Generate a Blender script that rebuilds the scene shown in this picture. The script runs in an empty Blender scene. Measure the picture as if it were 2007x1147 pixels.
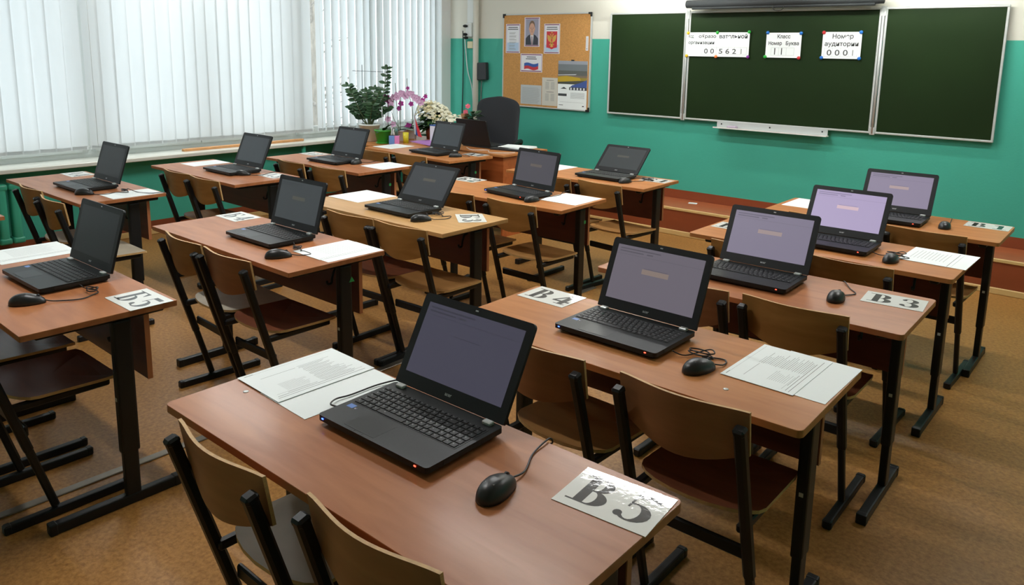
# -*- coding: utf-8 -*-
import bpy, bmesh, math, random
from mathutils import Vector, Matrix

# ------------------------------------------------------------------ camera
SC = bpy.context.scene
COL = SC.collection
rnd = random.Random(7)
PI = math.pi

CAM_POS = (4.4132, -0.14137, 1.64143)
YAW, PITCH, ROLL, FPX, CYPX = -0.7037, 0.18053, -0.01663, 1510.37, 375.0
W, H = 2007, 1147
cy_, sy_ = math.cos(YAW), math.sin(YAW)
cp_, sp_ = math.cos(PITCH), math.sin(PITCH)
fwd = Vector((sy_ * cp_, cy_ * cp_, -sp_))
rgt = Vector((cy_, -sy_, 0.0))
dwn = fwd.cross(rgt)
cr_, sr_ = math.cos(ROLL), math.sin(ROLL)
rgt2 = rgt * cr_ + dwn * sr_
dwn2 = -rgt * sr_ + dwn * cr_
cam = bpy.data.cameras.new('camera')
cam.sensor_fit = 'HORIZONTAL'
cam.sensor_width = 36.0
cam.lens = 36.0 * FPX / W
cam.shift_y = -(H / 2 - CYPX) / W
cam.clip_start = 0.02
cam.clip_end = 200
camo = bpy.data.objects.new('camera', cam)
COL.objects.link(camo)
M = Matrix(((rgt2.x, -dwn2.x, -fwd.x, CAM_POS[0]),
            (rgt2.y, -dwn2.y, -fwd.y, CAM_POS[1]),
            (rgt2.z, -dwn2.z, -fwd.z, CAM_POS[2]),
            (0, 0, 0, 1)))
camo.matrix_world = M
SC.camera = camo

# ------------------------------------------------------------------ world, lights, exposure
SC.view_settings.view_transform = 'Standard'
SC.view_settings.look = 'None'
SC.view_settings.gamma = 1.0
SC.view_settings.use_curve_mapping = False
SC.view_settings.exposure = 0.22
world = bpy.data.worlds.new('World')
SC.world = world
world.use_nodes = True
bg = world.node_tree.nodes['Background']
bg.inputs[0].default_value = (0.91, 0.945, 0.98, 1)
bg.inputs[1].default_value = 2.7
SC.cycles.max_bounces = 8
SC.cycles.diffuse_bounces = 4
SC.cycles.transmission_bounces = 6
SC.cycles.sample_clamp_indirect = 4.0
SC.cycles.use_denoising = True


# the room is lit by the overcast sky through the windows and by its own lamps
LAMP_BOARD = 55.0      # emission of the strip lamps over the blackboard
LAMP_CEIL = 92.0        # emission of the ceiling panels


# ------------------------------------------------------------------ materials
MATS = {}


def nodes(m):
    m.use_nodes = True
    nt = m.node_tree
    return nt, nt.nodes, nt.links, nt.nodes['Principled BSDF']


def s2l(c):
    c = c / 255.0
    return c / 12.92 if c <= 0.04045 else ((c + 0.055) / 1.055) ** 2.4


def rgb(r, g, b):
    return (s2l(r), s2l(g), s2l(b), 1)


def mat(name, col, rough=0.5, metal=0.0, spec=0.5, emit=0.0, noise=None, bump=None, coat=0.0, coat_rough=0.1):
    """plain or mottled procedural material; noise=(scale, amount, stretch xyz); bump=(scale, strength)"""
    if name in MATS:
        return MATS[name]
    m = bpy.data.materials.new(name)
    nt, N, L, P = nodes(m)
    P.inputs['Base Color'].default_value = col
    P.inputs['Roughness'].default_value = rough
    P.inputs['Metallic'].default_value = metal
    P.inputs['Specular IOR Level'].default_value = spec
    P.inputs['Coat Weight'].default_value = coat
    P.inputs['Coat Roughness'].default_value = coat_rough
    if emit:
        P.inputs['Emission Color'].default_value = col
        P.inputs['Emission Strength'].default_value = emit
    if noise or bump:
        tc = N.new('ShaderNodeTexCoord')
    if noise:
        sc, amt, st = noise
        mp = N.new('ShaderNodeMapping')
        mp.inputs['Scale'].default_value = st
        L.new(tc.outputs['Object'], mp.inputs[0])
        nz = N.new('ShaderNodeTexNoise')
        nz.inputs['Scale'].default_value = sc
        nz.inputs['Detail'].default_value = 5
        L.new(mp.outputs[0], nz.inputs['Vector'])
        mr = N.new('ShaderNodeMapRange')
        mr.inputs['From Min'].default_value = 0.3
        mr.inputs['From Max'].default_value = 0.7
        mr.inputs['To Min'].default_value = 1 - amt
        mr.inputs['To Max'].default_value = 1 + amt
        L.new(nz.outputs['Fac'], mr.inputs[0])
        hv = N.new('ShaderNodeHueSaturation')
        hv.inputs['Color'].default_value = col
        L.new(mr.outputs[0], hv.inputs['Value'])
        L.new(hv.outputs[0], P.inputs['Base Color'])
    if bump:
        nb = N.new('ShaderNodeTexNoise')
        nb.inputs['Scale'].default_value = bump[0]
        nb.inputs['Detail'].default_value = 3
        L.new(tc.outputs['Object'], nb.inputs['Vector'])
        bp = N.new('ShaderNodeBump')
        bp.inputs['Strength'].default_value = bump[1]
        bp.inputs['Distance'].default_value = 0.003
        L.new(nb.outputs['Fac'], bp.inputs['Height'])
        L.new(bp.outputs[0], P.inputs['Normal'])
        if coat:
            L.new(bp.outputs[0], P.inputs['Coat Normal'])
    MATS[name] = m
    return m


def wood(name, c1, c2, rough=0.35, scale=3.0, stretch=(1.0, 7.0, 7.0), spec=0.5, coat=0.0):
    m = bpy.data.materials.new(name)
    nt, N, L, P = nodes(m)
    tc = N.new('ShaderNodeTexCoord')
    oi = N.new('ShaderNodeObjectInfo')
    add = N.new('ShaderNodeVectorMath')
    add.operation = 'ADD'
    cmb = N.new('ShaderNodeVectorMath')
    cmb.operation = 'SCALE'
    cmb.inputs['Scale'].default_value = 13.0
    L.new(oi.outputs['Location'], cmb.inputs[0])
    L.new(tc.outputs['Object'], add.inputs[0])
    L.new(cmb.outputs[0], add.inputs[1])
    mp = N.new('ShaderNodeMapping')
    mp.inputs['Scale'].default_value = stretch
    L.new(add.outputs[0], mp.inputs[0])
    nz = N.new('ShaderNodeTexNoise')
    nz.inputs['Scale'].default_value = scale
    nz.inputs['Detail'].default_value = 6
    nz.inputs['Distortion'].default_value = 0.6
    L.new(mp.outputs[0], nz.inputs['Vector'])
    cr = N.new('ShaderNodeValToRGB')
    cr.color_ramp.elements[0].position = 0.32
    cr.color_ramp.elements[0].color = c1
    cr.color_ramp.elements[1].position = 0.68
    cr.color_ramp.elements[1].color = c2
    L.new(nz.outputs['Fac'], cr.inputs[0])
    L.new(cr.outputs[0], P.inputs['Base Color'])
    n2 = N.new('ShaderNodeTexNoise')
    n2.inputs['Scale'].default_value = 260
    L.new(tc.outputs['Object'], n2.inputs['Vector'])
    bp = N.new('ShaderNodeBump')
    bp.inputs['Strength'].default_value = 0.12
    bp.inputs['Distance'].default_value = 0.0005
    L.new(n2.outputs['Fac'], bp.inputs['Height'])
    L.new(bp.outputs[0], P.inputs['Normal'])
    P.inputs['Roughness'].default_value = rough
    P.inputs['Specular IOR Level'].default_value = spec
    P.inputs['Coat Weight'].default_value = coat
    P.inputs['Coat Roughness'].default_value = 0.16
    MATS[name] = m
    return m


def blind_mat():
    m = bpy.data.materials.new('blind_fabric')
    m.use_nodes = True
    nt = m.node_tree
    N, L = nt.nodes, nt.links
    for n in list(N):
        N.remove(n)
    out = N.new('ShaderNodeOutputMaterial')
    mix = N.new('ShaderNodeMixShader')
    d = N.new('ShaderNodeBsdfDiffuse')
    t = N.new('ShaderNodeBsdfTranslucent')
    d.inputs[0].default_value = (0.66, 0.69, 0.69, 1)
    t.inputs[0].default_value = (0.80, 0.83, 0.84, 1)
    mix.inputs[0].default_value = 0.45
    tc = N.new('ShaderNodeTexCoord')
    nz = N.new('ShaderNodeTexNoise')
    nz.inputs['Scale'].default_value = 300
    L.new(tc.outputs['Object'], nz.inputs['Vector'])
    bp = N.new('ShaderNodeBump')
    bp.inputs['Strength'].default_value = 0.15
    L.new(nz.outputs['Fac'], bp.inputs['Height'])
    L.new(bp.outputs[0], d.inputs['Normal'])
    L.new(d.outputs[0], mix.inputs[1])
    L.new(t.outputs[0], mix.inputs[2])
    L.new(mix.outputs[0], out.inputs[0])
    MATS['blind_fabric'] = m
    return m


def glass_mat():
    m = bpy.data.materials.new('window_glass')
    m.use_nodes = True
    nt = m.node_tree
    N, L = nt.nodes, nt.links
    for n in list(N):
        N.remove(n)
    out = N.new('ShaderNodeOutputMaterial')
    mix = N.new('ShaderNodeMixShader')
    tr = N.new('ShaderNodeBsdfTransparent')
    gl = N.new('ShaderNodeBsdfGlossy')
    gl.inputs['Roughness'].default_value = 0.02
    mix.inputs[0].default_value = 0.08
    tr.inputs[0].default_value = (0.95, 0.98, 0.97, 1)
    L.new(tr.outputs[0], mix.inputs[1])
    L.new(gl.outputs[0], mix.inputs[2])
    L.new(mix.outputs[0], out.inputs[0])
    MATS['window_glass'] = m
    return m


top_cherry = wood('laminate_cherry', rgb(158, 98, 60), rgb(178, 117, 75), 0.36, spec=.22, coat=.08)
top_orange = wood('laminate_orange', rgb(172, 110, 60), rgb(190, 128, 76), 0.36, spec=.22, coat=.08)
top_beech = wood('laminate_beech', rgb(182, 140, 88), rgb(198, 156, 104), 0.36, spec=.28)
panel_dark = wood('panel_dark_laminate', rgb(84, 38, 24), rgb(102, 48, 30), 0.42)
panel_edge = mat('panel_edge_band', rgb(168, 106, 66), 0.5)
ply_tan = wood('plywood_tan', rgb(150, 104, 50), rgb(172, 124, 66), 0.42)
ply_brown = wood('plywood_red_brown', rgb(152, 100, 64), rgb(170, 116, 76), 0.42)
ply_edge = mat('plywood_edge', rgb(196, 158, 104), 0.55, noise=(60, .15, (1, 1, 6)))
seat_brown = wood('seat_brown', rgb(104, 58, 38), rgb(124, 72, 48), 0.36)
seat_tan = wood('seat_tan', rgb(146, 104, 58), rgb(164, 120, 70), 0.36)
seat_grey = mat('seat_worn_glare', rgb(188, 178, 158), 0.5, noise=(9, .12, (1, 1, 1)))  # worn seat tops; window and lamp glare is painted into this pale grey
steel_black = mat('black_painted_steel', rgb(22, 23, 24), 0.42, spec=.35, noise=(25, .1, (1, 1, 1)))
plastic_black = mat('black_plastic_cap', rgb(22, 23, 24), 0.45, spec=.35)
lap_base = mat('laptop_black_plastic', rgb(27, 31, 32), 0.40, spec=.28, bump=(900, .15))
lap_dark = mat('laptop_dark_underside', rgb(26, 27, 28), 0.5)
lap_bezel = mat('laptop_bezel', rgb(24, 26, 28), 0.5, spec=.3)
key_mat = mat('key_black', rgb(26, 28, 30), 0.45, spec=.3)
key_ink = mat('key_legend', rgb(118, 122, 122), 0.5)
hinge_mat = mat('hinge_silver', rgb(205, 210, 208), 0.35, metal=0.3)
logo_mat = mat('logo_grey', rgb(170, 172, 172), 0.4, metal=0.4)
mouse_mat = mat('mouse_black', rgb(30, 33, 34), 0.36)
cord_mat = mat('cord_black', rgb(26, 26, 27), 0.45)
paper_mat = mat('paper_white', rgb(240, 247, 246), 0.6)
ink_mat = mat('printed_ink', rgb(46, 48, 50), 0.6)
ink_light = mat('printed_ink_light', rgb(140, 145, 145), 0.6)
sign_mat = mat('laminated_sign', rgb(226, 228, 222), 0.45, spec=.3, bump=(60, .06), coat=0.8, coat_rough=0.05)
ink_black = mat('sign_ink_black', rgb(30, 29, 28), 0.5, spec=.2, bump=(60, .06), coat=0.8, coat_rough=0.05)
white_pvc = mat('white_plastic_frame', rgb(226, 230, 228), 0.35)
sill_mat = mat('white_sill', rgb(222, 222, 212), 0.3)
alu = mat('aluminium_frame', rgb(196, 200, 198), 0.38, metal=0.25)
teal = mat('wall_paint_teal', rgb(62, 168, 146), 0.62, noise=(1.5, .05, (1, 1, 1)), bump=(70, .25))
teal_gloss = mat('radiator_paint_teal', rgb(66, 170, 140), 0.3)
cream = mat('wall_paint_cream', rgb(216, 214, 202), 0.8, noise=(1.2, .03, (1, 1, 1)), bump=(70, .2))
brownp = mat('brown_painted_board', rgb(134, 66, 36), 0.42, noise=(5, .1, (.4, 1, 1)))
brown_top = mat('podium_deck_paint', rgb(166, 88, 52), 0.35, noise=(6, .14, (.5, 2, 1)))
beige_trim = mat('beige_trim', rgb(206, 172, 112), 0.5)
board_green = mat('chalkboard_green', rgb(22, 40, 13), 0.55, spec=.15, noise=(2.2, .08, (1, 1, 1)))


def floor_mat():
    m = bpy.data.materials.new('floor_linoleum')
    nt, N, L, P = nodes(m)
    tc = N.new('ShaderNodeTexCoord')
    n1 = N.new('ShaderNodeTexNoise')
    n1.inputs['Scale'].default_value = 55
    n1.inputs['Detail'].default_value = 6
    n1.inputs['Roughness'].default_value = 0.7
    L.new(tc.outputs['Object'], n1.inputs['Vector'])
    n2 = N.new('ShaderNodeTexNoise')
    n2.inputs['Scale'].default_value = 1.3
    n2.inputs['Detail'].default_value = 4
    L.new(tc.outputs['Object'], n2.inputs['Vector'])
    cr = N.new('ShaderNodeValToRGB')
    e = cr.color_ramp.elements
    e[0].position = 0.36
    e[0].color = rgb(134, 90, 42)
    e[1].position = 0.64
    e[1].color = rgb(172, 125, 66)
    L.new(n1.outputs['Fac'], cr.inputs[0])
    mr = N.new('ShaderNodeMapRange')
    mr.inputs['From Min'].default_value = .3
    mr.inputs['From Max'].default_value = .7
    mr.inputs['To Min'].default_value = .9
    mr.inputs['To Max'].default_value = 1.08
    L.new(n2.outputs['Fac'], mr.inputs[0])
    hv = N.new('ShaderNodeHueSaturation')
    L.new(cr.outputs[0], hv.inputs['Color'])
    L.new(mr.outputs[0], hv.inputs['Value'])
    L.new(hv.outputs[0], P.inputs['Base Color'])
    P.inputs['Roughness'].default_value = 0.42
    P.inputs['Specular IOR Level'].default_value = 0.35
    bp = N.new('ShaderNodeBump')
    bp.inputs['Strength'].default_value = 0.2
    bp.inputs['Distance'].default_value = 0.002
    L.new(n1.outputs['Fac'], bp.inputs['Height'])
    L.new(bp.outputs[0], P.inputs['Normal'])
    MATS['floor_linoleum'] = m
    return m


floor_m = floor_mat()
blind_m = blind_mat()
glass_m = glass_mat()


# ------------------------------------------------------------------ mesh helpers
class MB:
    def __init__(s):
        s.v = []
        s.f = []
        s.mi = []
        s.mats = []
        s.sm = []

    def m(s, mt):
        if mt not in s.mats:
            s.mats.append(mt)
        return s.mats.index(mt)

    def add(s, vs, fs, mt, smooth=False, X=None):
        k = len(s.v)
        i = s.m(mt)
        for v in vs:
            v = Vector(v)
            if X is not None:
                v = X @ v
            s.v.append(tuple(v))
        for f in fs:
            s.f.append([k + a for a in f])
            s.mi.append(i)
            s.sm.append(smooth)
        return s

    def box(s, x0, x1, y0, y1, z0, z1, mt, b=0.0, X=None, seg=1, smooth=False):
        bm = bmesh.new()
        bmesh.ops.create_cube(bm, size=1)
        for v in bm.verts:
            v.co = Vector(((x0 + x1) / 2 + v.co.x * (x1 - x0), (y0 + y1) / 2 + v.co.y * (y1 - y0), (z0 + z1) / 2 + v.co.z * (z1 - z0)))
        if b > 0:
            b = min(b, (x1 - x0) * .49, (y1 - y0) * .49, (z1 - z0) * .49)
            bmesh.ops.bevel(bm, geom=list(bm.edges), offset=b, segments=seg, affect='EDGES', profile=.6)
        bm.verts.index_update()
        s.add([v.co.copy() for v in bm.verts], [[v.index for v in f.verts] for f in bm.faces], mt, smooth, X)
        bm.free()
        return s

    def bar(s, a, b, w, h, mt, bev=0.004, up=(0, 0, 1)):
        """box beam from a to b, w across, h along up"""
        a, b = Vector(a), Vector(b)
        d = (b - a)
        L_ = d.length
        d.normalize()
        u = Vector(up)
        side = d.cross(u)
        if side.length < 1e-5:
            side = Vector((1, 0, 0))
        side.normalize()
        u = side.cross(d)
        X = Matrix(((side.x, d.x, u.x, a.x), (side.y, d.y, u.y, a.y), (side.z, d.z, u.z, a.z), (0, 0, 0, 1)))
        return s.box(-w / 2, w / 2, 0, L_, -h / 2, h / 2, mt, bev, X)

    def tube(s, pts, r, mt, n=8, cap=True, smooth=True):
        pts = [Vector(p) for p in pts]
        rs = r if isinstance(r, (list, tuple)) else [r] * len(pts)
        vs, fs = [], []
        prev = None
        for i, p in enumerate(pts):
            t = (pts[min(i + 1, len(pts) - 1)] - pts[max(i - 1, 0)])
            if t.length < 1e-9:
                t = Vector((0, 0, 1))
            t.normalize()
            if prev is None:
                a = Vector((0, 0, 1)) if abs(t.z) < .9 else Vector((1, 0, 0))
                u = t.cross(a).normalized()
            else:
                u = (prev - t * prev.dot(t))
                if u.length < 1e-6:
                    u = t.orthogonal()
                u.normalize()
            prev = u
            w = t.cross(u)
            for k in range(n):
                an = 2 * PI * k / n
                vs.append(p + (u * math.cos(an) + w * math.sin(an)) * rs[i])
        for i in range(len(pts) - 1):
            for k in range(n):
                fs.append([i * n + k, i * n + (k + 1) % n, (i + 1) * n + (k + 1) % n, (i + 1) * n + k])
        if cap:
            fs.append(list(range(n))[::-1])
            fs.append([(len(pts) - 1) * n + k for k in range(n)])
        return s.add(vs, fs, mt, smooth)

    def lathe(s, prof, c, mt, n=28, smooth=True):
        """prof list of (r,z) turned round the vertical through c"""
        vs, fs = [], []
        for (r, z) in prof:
            for k in range(n):
                a = 2 * PI * k / n
                vs.append((c[0] + r * math.cos(a), c[1] + r * math.sin(a), c[2] + z))
        for i in range(len(prof) - 1):
            for k in range(n):
                fs.append([i * n + k, i * n + (k + 1) % n, (i + 1) * n + (k + 1) % n, (i + 1) * n + k])
        if prof[0][0] > 1e-5:
            fs.append(list(range(n))[::-1])
        if prof[-1][0] > 1e-5:
            fs.append([(len(prof) - 1) * n + k for k in range(n)])
        return s.add(vs, fs, mt, smooth)

    def ell(s, c, r, mt, nu=14, nv=8, X=None):
        vs, fs = [], []
        for j in range(nv + 1):
            th = PI * j / nv
            for i in range(nu):
                ph = 2 * PI * i / nu
                vs.append((c[0] + r[0] * math.sin(th) * math.cos(ph), c[1] + r[1] * math.sin(th) * math.sin(ph), c[2] + r[2] * math.cos(th)))
        for j in range(nv):
            for i in range(nu):
                fs.append([j * nu + i, (j + 1) * nu + i, (j + 1) * nu + (i + 1) % nu, j * nu + (i + 1) % nu])
        return s.add(vs, fs, mt, True, X)

    def poly(s, pts, mt, X=None):
        return s.add(pts, [list(range(len(pts)))], mt, False, X)

    def prism(s, out, z0, z1, mt, X=None, side=None, smooth=False):
        n = len(out)
        vs = [(p[0], p[1], z0) for p in out] + [(p[0], p[1], z1) for p in out]
        s.add(vs, [list(range(n))[::-1], [n + i for i in range(n)]], mt, False, X)
        s.add(vs, [[i, (i + 1) % n, n + (i + 1) % n, n + i] for i in range(n)], side or mt, smooth, X)
        return s

    def mesh(s, name):
        me = bpy.data.meshes.new(name)
        me.from_pydata(s.v, [], s.f)
        for mt in s.mats:
            me.materials.append(mt)
        me.polygons.foreach_set('material_index', s.mi)
        me.polygons.foreach_set('use_smooth', s.sm)
        me.validate()
        me.update()
        return me


def link(name, me, parent=None, loc=(0, 0, 0), rz=0.0):
    o = bpy.data.objects.new(name, me)
    COL.objects.link(o)
    o.location = loc
    o.rotation_euler = (0, 0, rz)
    if parent is not None:
        o.parent = parent
    return o


def tag(o, label, cat, group=None, kind=None):
    o['label'] = label
    o['category'] = cat
    if group:
        o['group'] = group
    if kind:
        o['kind'] = kind
    return o


def thing(name, loc, rz, label, cat, group=None):
    o = link(name, None, None, loc, rz)
    o.empty_display_size = 0.1
    return tag(o, label, cat, group)


def struct(name, mb, loc=(0, 0, 0)):
    o = link(name, mb.mesh(name), None, loc)
    o['kind'] = 'structure'
    return o


CACHE = {}


def part(name, key, fn, parent, loc=(0, 0, 0), rz=0.0, label=None):
    """a child mesh; same key = shared mesh data"""
    if key is None or key not in CACHE:
        mb = MB()
        fn(mb)
        me = mb.mesh(name)
        if key is not None:
            CACHE[key] = me
    else:
        me = CACHE[key]
    o = link(name, me, parent, loc, rz)
    if label:
        o['label'] = label
    return o


def smooth_path(pts, k=8):
    pts = [Vector(p) for p in pts]
    P = [pts[0]] + pts + [pts[-1]]
    out = []
    for i in range(1, len(P) - 2):
        for j in range(k):
            t = j / k
            a, b, c, d = P[i - 1], P[i], P[i + 1], P[i + 2]
            out.append(0.5 * ((2 * b) + (c - a) * t + (2 * a - 5 * b + 4 * c - d) * t * t + (3 * b - a - 3 * c + d) * t ** 3))
    out.append(pts[-1])
    return out


def text_polys(body, size, bold=0.0, align='LEFT'):
    c = bpy.data.curves.new('lettering', 'FONT')
    c.body = body
    c.size = size
    c.align_x = align
    c.offset = bold
    c.resolution_u = 3
    o = bpy.data.objects.new('lettering', c)
    me = bpy.data.meshes.new_from_object(o)
    vs = [tuple(v.co) for v in me.vertices]
    fs = [list(p.vertices) for p in me.polygons]
    bpy.data.objects.remove(o)
    bpy.data.curves.remove(c)
    bpy.data.meshes.remove(me)
    return vs, fs


# serif capitals drawn by hand, cap height 1
def _bar(x0, y0, x1, y1):
    return [[(x0, y0), (x1, y0), (x1, y1), (x0, y1)]]


def _cres(co, ro, ci, ri, a0, a1, n=14):
    out = []
    for i in range(n):
        q = []
        for a, (c, r) in ((i, (co, ro)), (i + 1, (co, ro)), (i + 1, (ci, ri)), (i, (ci, ri))):
            t = math.radians(a0 + (a1 - a0) * a / n)
            q.append((c[0] + r[0] * math.cos(t), c[1] + r[1] * math.sin(t)))
        out.append(q)
    return out


def _disc(c, r, n=14):
    return [[(c[0] + r * math.cos(2 * PI * i / n), c[1] + r * math.sin(2 * PI * i / n)) for i in range(n)]]


GLY = {
    'В': _bar(.17, 0, .40, 1) + _bar(0, 0, .5, .045) + _bar(0, .955, .5, 1) + _bar(.38, .485, .5, .53)
    + _cres((.45, .745), (.32, .255), (.44, .745), (.10, .21), -90, 90) + _cres((.47, .265), (.37, .265), (.46, .265), (.13, .22), -90, 90),
    'Б': _bar(.17, 0, .40, 1) + _bar(0, 0, .5, .045) + _bar(0, .955, .78, 1) + [[(.80, 1), (.60, .955), (.77, .70), (.80, .70)]]
    + _bar(.38, .555, .5, .6) + _cres((.46, .30), (.38, .30), (.45, .30), (.14, .255), -90, 90),
    'А': [[(.40, 1), (.54, 1), (.94, 0), (.66, 0)], [(.40, 1), (.45, .90), (.20, 0), (.13, 0)]] + _bar(.24, .30, .74, .35) + _bar(0, 0, .36, .045) + _bar(.55, 0, 1.02, .045),
    '1': _bar(.26, 0, .50, 1) + _bar(.06, 0, .70, .045) + [[(.04, .86), (.04, .81), (.27, .84), (.27, 1)]],
    '2': _cres((.36, .70), (.34, .30), (.33, .71), (.15, .25), -35, 175) + [[(.64, .53), (.45, .57), (.02, .12), (.02, 0), (.16, 0)]] + _bar(.02, 0, .72, .15) + _disc((.12, .70), .10),
    '3': _cres((.31, .76), (.29, .24), (.27, .76), (.12, .20), -85, 165) + _cres((.31, .275), (.35, .275), (.28, .275), (.13, .23), -160, 92) + _disc((.10, .80), .085) + _disc((.09, .17), .10) + _bar(.2, .51, .38, .55),
    '4': _bar(0, .24, .76, .36) + _bar(.38, 0, .60, 1) + [[(.42, 1), (.56, 1), (.10, .33), (0, .33)]] + _bar(.24, 0, .74, .045),
    '5': _bar(.14, .84, .66, 1) + [[(.14, 1), (.19, 1), (.15, .46), (.10, .46)]] + _cres((.29, .32), (.39, .32), (.26, .32), (.18, .27), -150, 118) + _disc((.03, .15), .10),
}


# ------------------------------------------------------------------ the room
XL, YB, ZC = -2.27, 6.55, 3.15
white_wall = mat('window_reveal_white', rgb(236, 238, 238), .7)
XR, YN = 6.0, -2.6
mb = MB()
mb.box(XL - .3, XR + .3, YN - .3, YB + .3, -.12, 0, floor_m)
struct('floor', mb)
mb = MB()
mb.box(XL - .3, XR + .3, YN - .3, YB + .3, ZC, ZC + .15, mat('ceiling_white', rgb(225, 226, 222), .9))
struct('ceiling', mb)
mb = MB()
mb.box(XL - .3, XR + .3, YB, YB + .2, 0, .335, brownp)
mb.box(XL - .3, XR + .3, YB, YB + .2, .335, 1.774, teal)
mb.box(XL - .3, XR + .3, YB, YB + .2, 1.774, ZC, cream)
struct('wall_front', mb)
WY0, WY1, WZ0, WZ1 = -1.6, 6.40, .715, 2.62
mb = MB()
mb.box(XL - .25, XL, YN, YB, 0, .12, brownp)
mb.box(XL - .25, XL, YN, YB, .12, .6825, teal)
mb.box(XL - .25, XL, YN, YB, WZ1, ZC, cream)
mb.box(XL - .25, XL, WY1, YB, .6825, WZ1, white_wall)
mb.box(XL - .25, XL, YN, WY0, .6825, WZ1, cream)
struct('wall_left', mb)
mb = MB()
mb.box(XR, XR + .2, YN, YB, 0, 1.774, teal)
mb.box(XR, XR + .2, YN, YB, 1.774, ZC, cream)
struct('wall_right', mb)
mb = MB()
mb.box(XL - .3, XR + .3, YN - .2, YN, 0, 1.774, teal)
mb.box(XL - .3, XR + .3, YN - .2, YN, 1.774, ZC, cream)
struct('wall_back', mb)
mb = MB()
mb.box(XL, XL + .018, YN, 6.09, 0, .05, beige_trim, .004)
struct('baseboard_left', mb)

# windows: frames and panes
for i, (a, b) in enumerate(((-1.6, .40), (.40, 2.41), (2.41, 4.36), (4.36, 6.40))):
    def fr(m, a=a, b=b):
        x0, x1 = XL - .16, XL - .09
        z0_, z1_ = WZ0 + .0005, WZ1
        m.box(x0, x1, a, a + .075, z0_, z1_, white_pvc)
        m.box(x0, x1, b - .075, b, z0_, z1_, white_pvc)
        m.box(x0, x1, a + .0751, b - .0751, z0_, WZ0 + .08, white_pvc)
        m.box(x0, x1, a + .0751, b - .0751, WZ1 - .08, z1_, white_pvc)
        c = a + (b - a) * .5
        m.box(x0, x1, c - .05, c + .05, WZ0 + .081, WZ1 - .081, white_pvc)
    mw = MB()
    fr(mw)
    root = struct('window_%d' % (i + 1), mw)

    def sash(m, a=a, b=b):
        x0, x1 = XL - .0895, XL - .07
        for (p, q) in ((a + .05, (a + b) / 2 - .004), ((a + b) / 2 + .004, b - .05)):
            m.box(x0, x1, p, p + .06, WZ0 + .045, WZ1 - .05, white_pvc)
            m.box(x0, x1, q - .06, q, WZ0 + .045, WZ1 - .05, white_pvc)
            m.box(x0, x1, p + .0601, q - .0601, WZ0 + .045, WZ0 + .12, white_pvc)
            m.box(x0, x1, p + .0601, q - .0601, WZ1 - .12, WZ1 - .05, white_pvc)
    part('sash', None, sash, root)
    part('pane', None, lambda m, a=a, b=b: m.box(XL - .135, XL - .128, a + .08, b - .08, WZ0 + .10, WZ1 - .10, glass_m), root)
    if i in (1, 3):
        part('window_handle', None, lambda m, a=a, b=b: m.box(XL - .0695, XL - .05, (a + b) / 2 - .012, (a + b) / 2 + .012, 1.42, 1.56, white_pvc, .004), root)
mb = MB()
mb.box(XL - .25, -2.05, WY0 + .002, WY1 - .002, .683, .715, sill_mat, .004)
mb.box(XL + .001, -2.05, WY1 - .002, YB - .001, .683, .715, sill_mat, .004)
o = struct('trim_1', mb)
o['label'] = 'white window sill board'

# vertical blinds
def blind(y0, y1, pitch, w, ang, jit, label, x=-2.185, zb=.800):
    t = thing('vertical_blind', (x, y0, 0), 0, label, 'blind')
    part('headrail', None, lambda m: m.box(-.02, .02, 0, y1 - y0, 2.66, 2.70, white_pvc, .004), t)
    y = w / 2 * .7
    k = 0
    while y < y1 - y0 - w * .3:
        a = math.radians(ang + rnd.uniform(-jit, jit))
        bow = rnd.uniform(.002, .008)

        def slat(m, a=a, bow=bow, w=w):
            n = 6
            vs, fs = [], []
            for side in (0, 1):
                for j in range(n + 1):
                    u = (j / n - .5) * w
                    d = bow * (1 - (2 * j / n - 1) ** 2) + side * .0009
                    for z in (zb, 2.67):
                        vs.append((u * math.sin(a) + d * math.cos(a), u * math.cos(a) - d * math.sin(a), z))
            K = 2 * (n + 1)
            for j in range(n):
                fs.append([2 * j, 2 * j + 1, 2 * j + 3, 2 * j + 2])
            m.add(vs, fs, blind_m, True)
            m.box(-.002, .002, -w * .42, w * .42, zb + .005, zb + .03, blind_m, 0,
                  Matrix.Translation((0, 0, 0)) @ Matrix.Rotation(-a, 4, 'Z'))
        part('slat', None, slat, t, (0, y, 0))
        y += pitch + rnd.uniform(-.008, .008)
        k += 1
    part('bead_chain', None, lambda m: m.tube([(.045, .02, zb + .02), (.045, .02, 2.66)], .0018, white_pvc, 5), t)


blind(-1.5, 2.345, .113, .127, 6, 5, 'white vertical blind at the far left, from the frame edge to the wide post')
blind(2.385, 4.50, .113, .127, 6, 6, 'closed white vertical blind in the middle, left of the dark gap')
blind(4.56, 6.36, .098, .127, -20, 4, 'half-open white vertical blind behind the plants by the corner')

# the yard outside: snow, a tree and a bare shrub seen in the gap of the blinds
snow = mat('snow', rgb(225, 230, 238), .8)
bark = mat('tree_bark', rgb(140, 132, 122), .85, noise=(14, .35, (1, 1, .3)))
mb = MB()
mb.box(-40, XL - .3, -30, 40, -1.0, -.7, snow)
o = link('snowy_yard', mb.mesh('snowy_yard'))
tag(o, 'snow covered yard outside the windows', 'ground', kind='stuff')
tr = thing('bare_tree', (-8.0, 8.6, -.68), 0, 'bare grey tree standing outside, seen in the gap between blinds', 'tree')
part('trunk', None, lambda m: m.tube([(0, 0, 0.0), (.05, .02, 1.5), (-.02, .05, 3), (.1, 0, 5.5)], [.2, .17, .15, .1], bark, 12), tr)


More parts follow.
